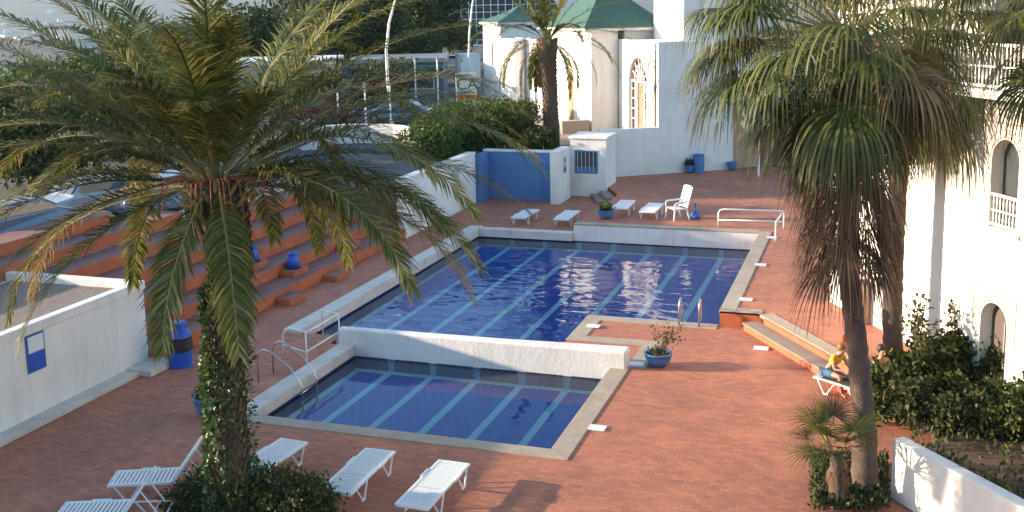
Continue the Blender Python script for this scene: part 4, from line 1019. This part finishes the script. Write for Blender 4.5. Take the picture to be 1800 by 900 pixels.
# bank sign
q_ = at(861, 190, 2.0); e = empty('bank_sign', (q_.x+.6, q_.y-6, 2.0), .45, 'green and white bank sign with the letters CA on a post', 'sign')
MB().tube([(0, 0, 0), (0, 0, 1.2)], .05, 8).build('post', W['grey'], e)
MB().box(-.66, .66, -.09, .09, 1.0, 2.85).build('panel', W['sign_white'], e, bevel=.02)
text_mesh('lettering', 'CA', 1.05, W['sign_green'], e, Matrix.Translation((.05, -.10, 1.78)) @ Matrix.Rotation(PI/2, 4, 'X') @ Matrix.Scale(.95, 4, (1, 0, 0)))
m = MB(); m.tube([(-.55, -.10, 1.80), (-.2, -.10, 1.68), (.3, -.10, 1.70), (.6, -.10, 1.9)], [.01, .03, .03, .01], 6); m.build('emblem', W['sign_green'], e)
MB().box(-.56, .56, -.10, -.091, 1.55, 1.62).build('line', W['sign_green'], e); MB().box(-.60, .60, -.10, -.091, 1.15, 1.45).build('line', W['sign_red'], e)

# round sign on pole near the gate
q_ = at(1337, 305, .4); e = empty('round_sign', (q_.x, q_.y-1, .4), .1, 'round grey green sign on a thin pole beside the far gate', 'sign')
MB().tube([(0, 0, 0), (0, 0, 3.3)], .05, 8).build('post', W['white_metal'], e)
m = MB().lathe([(.0, -.05), (.8, -.05), (.82, 0), (.8, .05), (.0, .05)], 32); m.v = [(x, z*.8, y+3.15) for x, y, z in m.v]; m.build('disc', W['grey'], e)
MB().box(-.5, .5, -.08, -.04, 2.55, 2.85).build('name_strip', W['stripe'], e)
# gate recess
g0 = P0+Vector((math.cos(A34), math.sin(A34), 0))*7.37
e = empty('entrance_gate', g0, A34, 'pink stone gateway with brown doors at the far end of the deck', 'gate')
MB().box(0, .45, -.1, .35, .4, 3.6).build('column', W['pink'], e); MB().box(2.6, 3.05, -.1, .35, .4, 3.6).build('column', W['pink'], e)
MB().box(-.0, 3.1, -.12, .37, 3.601, 3.9).build('lintel', W['pink'], e)
MB().box(.451, 1.5, .1, .2, .41, 3.4).build('door', W['tan_wall'], e); MB().box(1.52, 2.599, .1, .2, .41, 3.4).build('door', W['brown_pane'], e)
MB().box(3.06, 12, 0, .4, .4, 6.5).build('wall', W['white2'], e); MB().box(-.0, 3.05, .36, .7, 3.901, 6.5).build('wall', W['white2'], e)
# shelf of hanging basket at tower corner
# ------------------------------------------------------------------ planting and street behind
tree('bushy_tree', (-19.2, 50.8, 2.0), 1.65, 3.0, 22000, .17, W['leaf_bright'], 'broad bushy green tree overhanging the blue shower wall', nl=16, low=.22)
q_ = at(760, 285, 2.0); tree('bushy_tree', (q_.x-.2, q_.y+1, 2.0), 1.5, 1.8, 8000, .15, W['leaf_bright'], 'lighter bushy tree left of the broad one behind the boundary wall', nl=10, low=.2)
for i, (px, py, s, lab) in enumerate(((880, 232, 1.0, 'grey green spiky shrub below the corner tower'), (910, 225, 1.0, 'grey green shrub left of the middle palm trunk'), (915, 262, .8, 'dark low shrub behind the blue shower wall'), (945, 268, .7, 'dark low shrub at the middle palm foot'))):
    q_ = at(px, py, 2.0); shrub('terrace_shrub', q_, [(0, 0, .7*s, .9*s, .9*s, .7*s), (.5*s, .3, 1.0*s, .7*s, .7*s, .6*s), (-.5*s, .2, .9*s, .6*s, .7*s, .6*s)], 3000, .16, W['leaf_olive'] if i < 2 else W['leaf'], lab, group='shrubs on the terrace behind the shower wall')

# curved white street parapet
PX = [(440, 238), (480, 231), (520, 224), (560, 219), (600, 216), (640, 215), (690, 216), (740, 222), (790, 232)]
fr = [at(x, y, 3.1) for x, y in PX]; m = MB()
poly = [(p.x, p.y) for p in fr]+[(p.x-.1, p.y+.35) for p in reversed(fr)]
m.prism(poly, 2.0, 3.0); o = m.build('street_parapet', W['white2'], org=(fr[4].x, fr[4].y, 2)); tag(o, 'long curved low white parapet along the street behind the palm', 'wall')
q_ = at(523, 232, 3.0); e = empty('water_tank', (q_.x, q_.y+1.0, 2.0), 0, 'small white round tank beside the curved parapet', 'tank'); MB().lathe([(.42, 0), (.42, 1.35), (.45, 1.37), (.45, 1.45), (0, 1.5)], 24).build('body', W['white'], e); MB().lathe([(.0, 1.501), (.2, 1.502), (.2, 1.58), (0, 1.59)], 16).build('lid', W['white'], e)

# street poles
POL = [(594, 160, 596, 215, 'thin white pole rising from the left part of the parapet'), (641, 150, 644, 218, 'thin white pole with dark cap left of the pair'), (685, 150, 688, 218, 'thin white pole with dark cap, third from the left'),
       (730, 105, 732, 195, 'thin white pole before the dark trees'), (768, 104, 771, 192, 'thin white pole next to the street'), (814, 108, 813, 165, 'thin white pole left of the bright side wall')]
for (xt, yt, xb, yb2, lab) in POL:
    bs = at(xb, yb2+4, 2.0); tpz = atY(xt, yt, bs.y); e = empty('street_pole', bs, 0, lab, 'pole', 'thin white poles along the street')
    hh = tpz.z-2.0; MB().tube([(0, 0, 0), (0, 0, hh)], .055, 8).build('shaft', W['white_metal'], e); MB().lathe([(.0, hh), (.09, hh), (.09, hh+.12), (0, hh+.18)], 10).build('cap', W['grey'], e)
for (pts, lab, yb2) in ((((690, 218), (682, 150), (679, 90), (684, 40), (697, -8)), 'tall curved lamp pole leaning right before the dark trees', 218), (((822, 165), (824, 110), (825, 60), (830, 10), (834, -12)), 'tall curved lamp pole next to the corner tower', 165)):
    bs = at(pts[0][0], yb2, 2.0); P = [atY(x, y, bs.y)-bs for x, y in pts]; e = empty('lamp_pole', bs, 0, lab, 'lamp pole', 'tall curved lamp poles')
    MB().tube(P, [.11, .10, .09, .075, .06], 8).build('pole', W['white_metal'], e); MB().box(P[-1].x-.1, P[-1].x+.9, P[-1].y-.12, P[-1].y+.12, P[-1].z, P[-1].z+.12).build('lamp_head', W['grey'], e)

# cars
def car(loc, rz, mt, label):
    e = empty('parked_car', loc, rz, label, 'car', 'cars parked on the street')
    pr = [(-2.05, .35), (-2.1, .6), (-2.0, .82), (-1.2, .95), (-.75, 1.38), (.75, 1.42), (1.45, 1.02), (2.0, .9), (2.1, .6), (2.05, .35)]
    n = len(pr); V = []
    for sy, ins in ((-.85, 0), (.85, 0)):
        for x, z in pr: V.append((x, sy*(1 if z < 1.0 else .80), z))
    F = [tuple(range(n)), tuple(reversed(range(n, 2*n)))]+[(i, n+i, n+(i+1) % n, (i+1) % n) for i in range(n)]
    m = MB().add(V, [tuple(reversed(f)) for f in F]); m.build('body', mt, e, bevel=.05)
    g = MB(); g.add([(-1.12, -.74, 1.0), (1.32, -.74, 1.08), (.72, -.70, 1.36), (-.72, -.70, 1.33)], [(0, 1, 2, 3)]); g.v = [(x, y-.07, z) for x, y, z in g.v]; g.build('window', W['glass'], e)
    g = MB(); g.add([(-1.12, .81, 1.0), (1.32, .81, 1.08), (.72, .77, 1.36), (-.72, .77, 1.33)], [(3, 2, 1, 0)]); g.build('window', W['glass'], e)
    g = MB().add([(.83, -.62, 1.40), (1.40, -.68, 1.07), (1.40, .68, 1.07), (.83, .62, 1.40)], [(0, 1, 2, 3)]); g.v = [(x+.02, y, z+.02) for x, y, z in g.v]; g.build('windscreen', W['glass'], e)
    g = MB().add([(-.83, -.62, 1.33), (-1.15, -.68, 1.02), (-1.15, .68, 1.02), (-.83, .62, 1.33)], [(3, 2, 1, 0)]); g.v = [(x-.03, y, z+.03) for x, y, z in g.v]; g.build('rear_window', W['glass'], e)
    for x in (-1.3, 1.3):
        for y in (-.80, .80):
            m = MB().tube([(x, y-.1, .32), (x, y+.1, .32)], .32, 16); wv = m.build('wheel', W['tyre'], e); MB().tube([(x, y-.108, .32), (x, y+.108, .32)], .18, 12).build('rim', W['grey'], wv)
    for y in (-.6, .6): MB().box(2.05, 2.12, y-.16, y+.16, .62, .76).build('headlight', W['plastic'], e)
c = at(165, 352, 2.6); car((c.x, c.y, 2.0), 1.2, W['car_pale'], 'pale grey blue car seen through the fronds above the stepped seating')
c = at(60, 400, 2.6); car((c.x-1, c.y, 2.0), 1.25, W['car_blue'], 'grey blue car at the left edge behind hanging fronds')
c = at(290, 345, 2.6); car((c.x, c.y, 2.0), 1.2, W['car_blue'], 'grey blue car just left of the palm crown base')
c = at(798, 110, 2.5); car((c.x, c.y, 2.0), .3, W['car_white'], 'distant white car on the street below the arched building')
c = at(560, 206, 2.4); car((c.x, c.y, 2.0), .3, W['car_red'], 'dark red car beside the blue shop front')
c = at(700, 205, 2.4); car((c.x, c.y, 2.0), .2, W['car_blue'], 'dark car parked behind the street poles')

# kerb / light strip beyond bleachers
MB_ = MB().prism([(-22.3, 20), (-21.96, 20), (-21.96, 38), (-22.3, 38)], 2.0, 2.35); tag(MB_.build('kerb_wall', W['wcoping'], org=(-22.1, 29, 2)), 'pale low kerb wall along the top of the stepped seating', 'kerb')

# street buildings behind
def block(px, py, Yoff, wd, dp, h, rz, wallm, label, nwx=4, nf=2, name='street_building', roofm=None, zb=2.0, awn=None):
    b = at(px, py, zb); e = empty(name, (b.x, b.y+Yoff, zb), rz, label, 'building')
    MB().box(-wd/2, wd/2, 0, dp, -1, h).build('wall', wallm, e)
    MB().box(-wd/2-.2, wd/2+.2, -.2, dp+.2, h+.001, h+.3).build('roof', roofm or W['white'], e)
    fh = h/nf
    for f in range(nf):
        for k in range(nwx):
            x = -wd/2+(k+.5)*wd/nwx; ww = wd/nwx*.28; z = f*fh+fh*.35
            fr_ = MB().box(x-ww-.06, x+ww+.06, -.06, -.003, z-.06, z+fh*.42+.06).build('window', W['white'], e)
            MB().box(x-ww, x+ww, -.075, -.061, z, z+fh*.42).build('pane', W['glass'], fr_)
    if awn: MB().box(-wd/2, wd/2, -1.2, -.08, fh*.85, fh*.92).build('awning', awn, e)
    return e
block(612, 200, 8, 7, 8, 3.0, .35, W['blue_dull'], 'low blue shop front behind the palm fronds', 2, 1, roofm=W['grey'], awn=W['green_roof'])
block(520, 150, 10, 16, 10, 4.2, .35, W['blue_dull'], 'grey shop building behind the palm fronds', 5, 1, roofm=W['grey'], awn=W['grey'])
block(430, 215, 4, 7, 7, 3.4, .35, W['tan_wall'], 'small tan building left of the blue shop', 3, 1)
block(150, 135, 5, 8, 8, 4.0, .4, W['white2'], 'white house half covered by trees at the upper left', 3, 1)
block(95, 138, 8, 7, 7, 3.2, .2, W['tan_wall'], 'tan roofed house at the upper left edge', 3, 1, roofm=W['pave_tan'])
block(700, 100, 45, 9, 8, 7.5, .2, W['tan_wall'], 'tan house glimpsed between dark street trees', 3, 2)
# arched glass building at the top
b = at(820, 88, 2.0); e = empty('arched_building', (b.x, b.y+20, 2.0), .25, 'large pale building with arched glass front at the top', 'building')
w2 = MB(); wall_with_openings(w2, [(-13, -1), (13, -1), (13, 13.5), (-13, 13.5)], [[(-9.5, .2), (9.5, .2)]+[(9.5*math.cos(a), 6.2+4.6*math.sin(a)) for a in np.linspace(0, PI, 17)]], 0, .6)
w2.box(-13, 13, 1.2, 12, -1, 13.4); w2.build('wall', W['white2'], e)
MB().box(-9.6, 9.6, .7, .9, 0, 11).build('glazing', W['glass'], e)
m = MB()
for k in range(15): m.box(-9.4+k*1.34-.07, -9.4+k*1.34+.07, .5, .69, .2, 6.2+4.5*math.sqrt(max(0, 1-((-9.4+k*1.34)/9.5)**2)))
for k in range(7): m.box(-9.4, 9.4, .45, .49, 1+k*1.25-.06, 1+k*1.25+.06)
m.build('mullions', W['white_metal'], e)

# trees along the street
TR = [(672, 200, 3.4, 2.6, 5000, 'leaf', 'dark bushy tree right of the blue shop front'), (560, 212, 3.0, 2.6, 5000, 'leaf', 'dark bushy tree behind the white tank'),(640, 150, 9.5, 5.0, 14000, 'leaf', 'tall dark tree left of the curved lamp pole'), (700, 130, 14, 6.5, 18000, 'leaf', 'tallest dark tree in the street group'), (752, 122, 13, 5.2, 14000, 'leaf', 'dark tree right of the tallest one'), (600, 125, 13, 6.0, 12000, 'leaf_olive', 'olive tree at the left end of the street group'),
      (545, 110, 14, 6.5, 11000, 'leaf_olive', 'grey green tree above the shop roofs'), (795, 96, 5, 3.6, 5000, 'leaf', 'low dark tree before the arched building'), (725, 150, 4.2, 3, 5000, 'leaf', 'small dark tree at the street side'),
      (170, 235, 4.0, 3.8, 14000, 'leaf', 'dark spreading tree at the left behind the fronds'), (60, 230, 3.2, 3.6, 13000, 'leaf_bright', 'bright green tree at the left edge'), (110, 190, 3.4, 3.8, 12000, 'leaf_bright', 'green tree behind the left edge trees'), (250, 190, 5.2, 4.2, 12000, 'leaf', 'dark tree behind the palm crown, left part'),
      (60, 330, 3.2, 2.8, 9000, 'leaf', 'dark tree beside the street at the far left'), (170, 300, 3.4, 3.0, 9000, 'leaf', 'dark rounded tree above the parked cars'), (290, 270, 3.6, 3.2, 9000, 'leaf', 'dark tree just behind the palm crown base'), (15, 275, 3.6, 3.0, 9000, 'leaf', 'low dark tree at the left picture edge'), (440, 160, 7, 5, 9000, 'leaf', 'dark tree right behind the palm crown'), (340, 170, 6.5, 5, 9000, 'leaf_olive', 'olive tree directly behind the palm crown'), (215, 60, 4, 4, 5000, 'leaf_olive', 'distant tree at the left of the palm crown'), (1060, 60, 9, 5, 7000, 'leaf_olive', 'distant olive tree behind the green pyramid roof'), (905, 70, 8, 5, 7000, 'leaf', 'distant dark tree behind the corner tower roof')]
for (px, py, h, r, n, mt, lab) in TR:
    b = at(px, max(py, 75), 2.0); tree('street_tree', (b.x, b.y, 2.0), h, r, n, .22 if b.y < 80 else .42, W[mt], lab, group='trees along the street', nl=14, low=.28, trunk_r=.22)

# distant white houses in the valley
rs = random.Random(5)
def ground_z(x, y):
    R_ = math.hypot(x, y); t = min(max((R_-240)/700, 0), 1); z = -1.6-45*(t*t*(3-2*t)); t2 = min(max((R_-2600)/2600, 0), 1); t2 = t2*t2*(3-2*t2); az = math.atan2(x, y)
    return z+t2*(175+22*math.sin(az*9+1.0)+13*math.sin(az*23)+6*math.sin(az*61+2)+8*math.sin(x*.0047)*math.sin(y*.0053+1)+4*math.sin(x*.013+1)*math.sin(y*.017))
for i in range(34):
    px = rs.uniform(-10, 110) if i < 26 else rs.uniform(110, 330); D = rs.uniform(1300, 3600) if i < 28 else rs.uniform(4300, 5100)
    d = ray(px, 60); d = Vector((d.x, d.y, 0)).normalized(); b = Vector((d.x*D, d.y*D, 0)); b.z = ground_z(b.x, b.y); s = rs.uniform(9, 17)*(D/2800)
    e = empty('distant_house', b, rs.uniform(-.5, .9), 'tiny white house in the hazy valley below the far hills' if i < 28 else 'tiny pale house near the crest of the far hills', 'house', 'white houses in the hazy valley' if i < 28 else 'pale houses on the far hills')
    h_ = s*rs.uniform(.25, .5)
    MB().box(-s/2, s/2, -s/3, s/3, -6, h_).build('wall', W['white'], e); MB().box(-s/2-.2, s/2+.2, -s/3-.2, s/3+.2, h_+.01, h_+.8).build('roof', W['white2'], e)

# ------------------------------------------------------------------ people
def skin_body(name, joints, edges, mats, parent, sub=2):
    names = list(joints); me = bpy.data.meshes.new(name); me.from_pydata([joints[n][0] for n in names], [(names.index(a), names.index(b)) for a, b in edges], [])
    o = bpy.data.objects.new(name, me); COL.objects.link(o)
    md = o.modifiers.new('skin', 'SKIN'); md.use_smooth_shade = True
    for i, n in enumerate(names):
        r = joints[n][1]; r = r if isinstance(r, tuple) else (r, r); me.skin_vertices[0].data[i].radius = r; me.skin_vertices[0].data[i].use_root = (i == 0)
    s = o.modifiers.new('sub', 'SUBSURF'); s.levels = sub; s.render_levels = sub
    dg = bpy.context.evaluated_depsgraph_get(); me2 = bpy.data.meshes.new_from_object(o.evaluated_get(dg)); bpy.data.objects.remove(o)
    me2.materials.clear(); me2.materials.append(mats)
    o = bpy.data.objects.new(name, me2); COL.objects.link(o); o.parent = parent; return o
def person(loc, rz, label, pose, top, bottom, hairm, seat=.38):
    """pose: 'sit' (legs forward along -y) or 'lean'; origin at floor under the hips"""
    e = empty('person', loc, rz, label, 'person')
    lean = {'sit': .08, 'lean': .55, 'stand': .0}[pose]
    hz = .92 if pose == 'stand' else seat+.10
    J = {'pelvis': ((0, 0, hz), (.15, .11))}
    def up(d): return (0, -math.sin(lean)*d, hz+math.cos(lean)*d)
    J['waist'] = (up(.18), (.125, .09)); J['chest'] = (up(.36), (.15, .10)); J['neckb'] = (up(.50), (.07, .06)); J['neck'] = (up(.56), .05)
    hx = up(.66); J['head'] = ((hx[0], hx[1]-.02, hx[2]), (.075, .09)); hx = up(.76); J['crown'] = ((hx[0], hx[1]-.02, hx[2]), (.07, .085))
    E = [('pelvis', 'waist'), ('waist', 'chest'), ('chest', 'neckb'), ('neckb', 'neck'), ('neck', 'head'), ('head', 'crown')]
    for s, sg in (('l', -1), ('r', 1)):
        sh = up(.46); J['sh'+s] = ((sg*.17, sh[1], sh[2]), .05)
        if pose == 'stand': el = (sg*.22, sh[1]+.0, sh[2]-.28); wr = (sg*.22, sh[1]-.10, sh[2]-.50)
        else: el = (sg*.23, sh[1]-.12, sh[2]-.24); wr = (sg*.14, sh[1]-.34, sh[2]-.22)
        J['el'+s] = (el, .038); J['wr'+s] = (wr, .026); J['ha'+s] = ((wr[0]-sg*.01, wr[1]-.07, wr[2]-.01), (.035, .016)); 
        E += [('neckb', 'sh'+s), ('sh'+s, 'el'+s), ('el'+s, 'wr'+s), ('wr'+s, 'ha'+s)]
        for q in range(5):
            off = (-.03+.015*q) if q else -.045*1; ln = (.045, .07, .08, .075, .06)[q]
            J['f%d%s' % (q, s)] = ((wr[0]-sg*.01+sg*off, wr[1]-.07-ln*(.6 if q == 0 else 1), wr[2]-.01-.02*(q > 0)), .009); E.append(('ha'+s, 'f%d%s' % (q, s)))
        J['hip'+s] = ((sg*.10, -.02, hz-.03), .10)
        if pose == 'stand': kn = (sg*.11, -.02, .48); an = (sg*.11, .02, .08)
        else: kn = (sg*.14, -.45, seat+.08); an = (sg*.14, -.50, .08)
        J['kn'+s] = (kn, .06); J['ca'+s] = (((kn[0]+an[0])/2, (kn[1]+an[1])/2+.02, (kn[2]+an[2])/2+.05), .052); J['an'+s] = (an, .035); J['to'+s] = ((an[0], an[1]-.16, .035), (.04, .025))
        E += [('pelvis', 'hip'+s), ('hip'+s, 'kn'+s), ('kn'+s, 'ca'+s), ('ca'+s, 'an'+s), ('an'+s, 'to'+s)]
    body = skin_body('body', J, E, W['skin'], e)
    # clothes: slightly larger skins of torso and hips
    if top:
        K = {k: (J[k][0], tuple(x*1.14 for x in (J[k][1] if isinstance(J[k][1], tuple) else (J[k][1],)*2))) for k in ('waist', 'chest', 'neckb')}
        for s, sg in (('l', -1), ('r', 1)): K['sh'+s] = (J['sh'+s][0], .062); K['el'+s] = (tuple(J['sh'+s][0][i]*.45+J['el'+s][0][i]*.55 for i in range(3)), .052)
        skin_body('shirt', K, [('waist', 'chest'), ('chest', 'neckb'), ('neckb', 'shl'), ('neckb', 'shr'), ('shl', 'ell'), ('shr', 'elr')], top, e)
    if bottom:
        K = {'pelvis': (J['pelvis'][0], (.165, .125))}
        for s in 'lr': K['hip'+s] = (J['hip'+s][0], .112); K['th'+s] = (tuple(J['hip'+s][0][i]*.4+J['kn'+s][0][i]*.6 for i in range(3)), .088)
        skin_body('shorts', K, [('pelvis', 'hipl'), ('pelvis', 'hipr'), ('hipl', 'thl'), ('hipr', 'thr')], bottom, e)
    hc = Vector(up(.715)); bm = MB(); 
    bm.lathe([(.0, -.09), (.075, -.07), (.098, -.01), (.098, .05), (.07, .105), (.0, .125)], 14, c=(hc.x, hc.y+.028, hc.z+.02)); bm.build('hair', hairm, e, smooth=True)
    fz = up(.68); fc = MB()
    for sg in (-1, 1): fc.lathe([(0, -.008), (.009, 0), (0, .008)], 8, c=(sg*.03, fz[1]-.105, fz[2]+.01))
    fc.build('eyes', W['black'], e)
    ms = MB(); ms.add([(-.012, fz[1]-.095, fz[2]-.03), (.012, fz[1]-.095, fz[2]-.03), (0, fz[1]-.128, fz[2]-.025), (0, fz[1]-.10, fz[2]+.012)], [(0, 1, 2), (1, 3, 2), (0, 2, 3)]); ms.build('nose', W['skin'], e)
    return e
qa = at(1452, 664, .38)
person((qa.x+.05, qa.y+.25, .003), .9, 'person in yellow top and blue shorts leaning forward on the towel covered lounger', 'lean', W['yellow'], W['bluecloth'], W['blond'], .385)
qb = at(1495, 668, .0)
person((qb.x-.02, qb.y+.5, .003), 1.2, 'person in grey blue shirt standing behind the nearer tall palm trunk', 'stand', W['bluecloth'], W['redcloth'], W['hair'])
qc = at(1545, 690, .2)
person((qc.x, qc.y, .003), .6, 'bare shouldered dark haired person seated among the shrubs between the palm trunks', 'sit', None, W['redcloth'], W['hair'], .40)
# low stool under the seated person
e = empty('stool', (qc.x, qc.y+.03, .003), .6, 'low white stool under the seated dark haired person', 'stool')
MB().box(-.2, .2, -.2, .2, .36, .40).build('seat', W['plastic'], e, bevel=.01)
for sx in (-.17, .17):
    for sy in (-.17, .17): MB().tube([(sx*.9, sy*.9, .36), (sx, sy, .02)], .018, 6).build('leg', W['plastic'], e)
# bag and sun hat
qd = at(1487, 680, .1); e = empty('beach_bag', (qd.x, qd.y, .003), .4, 'orange red beach bag beside the loungers at the steps', 'bag')
MB().prism([(-.2, -.1), (.2, -.1), (.23, 0), (.2, .1), (-.2, .1), (-.23, 0)], 0, .3).build('body', W['redcloth'], e, bevel=.03)
MB().tube([(-.1, 0, .28), (-.08, 0, .42), (0, 0, .47), (.08, 0, .42), (.1, 0, .28)], .012, 6).build('handle', W['redcloth'], e)
qd = at(1486, 658, .42); e = empty('sun_hat', (qd.x-.05, qd.y, .405), .4, 'round white sun hat lying on the second lounger near the palm trunk', 'hat')
MB().lathe([(.0, 0), (.21, 0), (.21, .012), (.11, .03), (.105, .1), (.05, .13), (0, .135)], 20).build('brim', W['plastic'], e, smooth=True)

# ------------------------------------------------------------------ haze (a closed box of thin air round everything)
m = MB().box(-6700, 6700, -6700, 6700, -60, 175)
hz = m.build('haze', bpy.data.materials.new('haze_air')); tag(hz, kind='stuff')
hm = hz.data.materials[0]; hm.use_nodes = True; N = hm.node_tree.nodes; N.remove(N['Principled BSDF'])
pv = N.new('ShaderNodeVolumePrincipled'); pv.inputs['Color'].default_value = (.50, .66, .85, 1); pv.inputs['Density'].default_value = .00010; pv.inputs['Anisotropy'].default_value = .2
hm.node_tree.links.new(pv.outputs[0], N['Material Output'].inputs['Volume'])
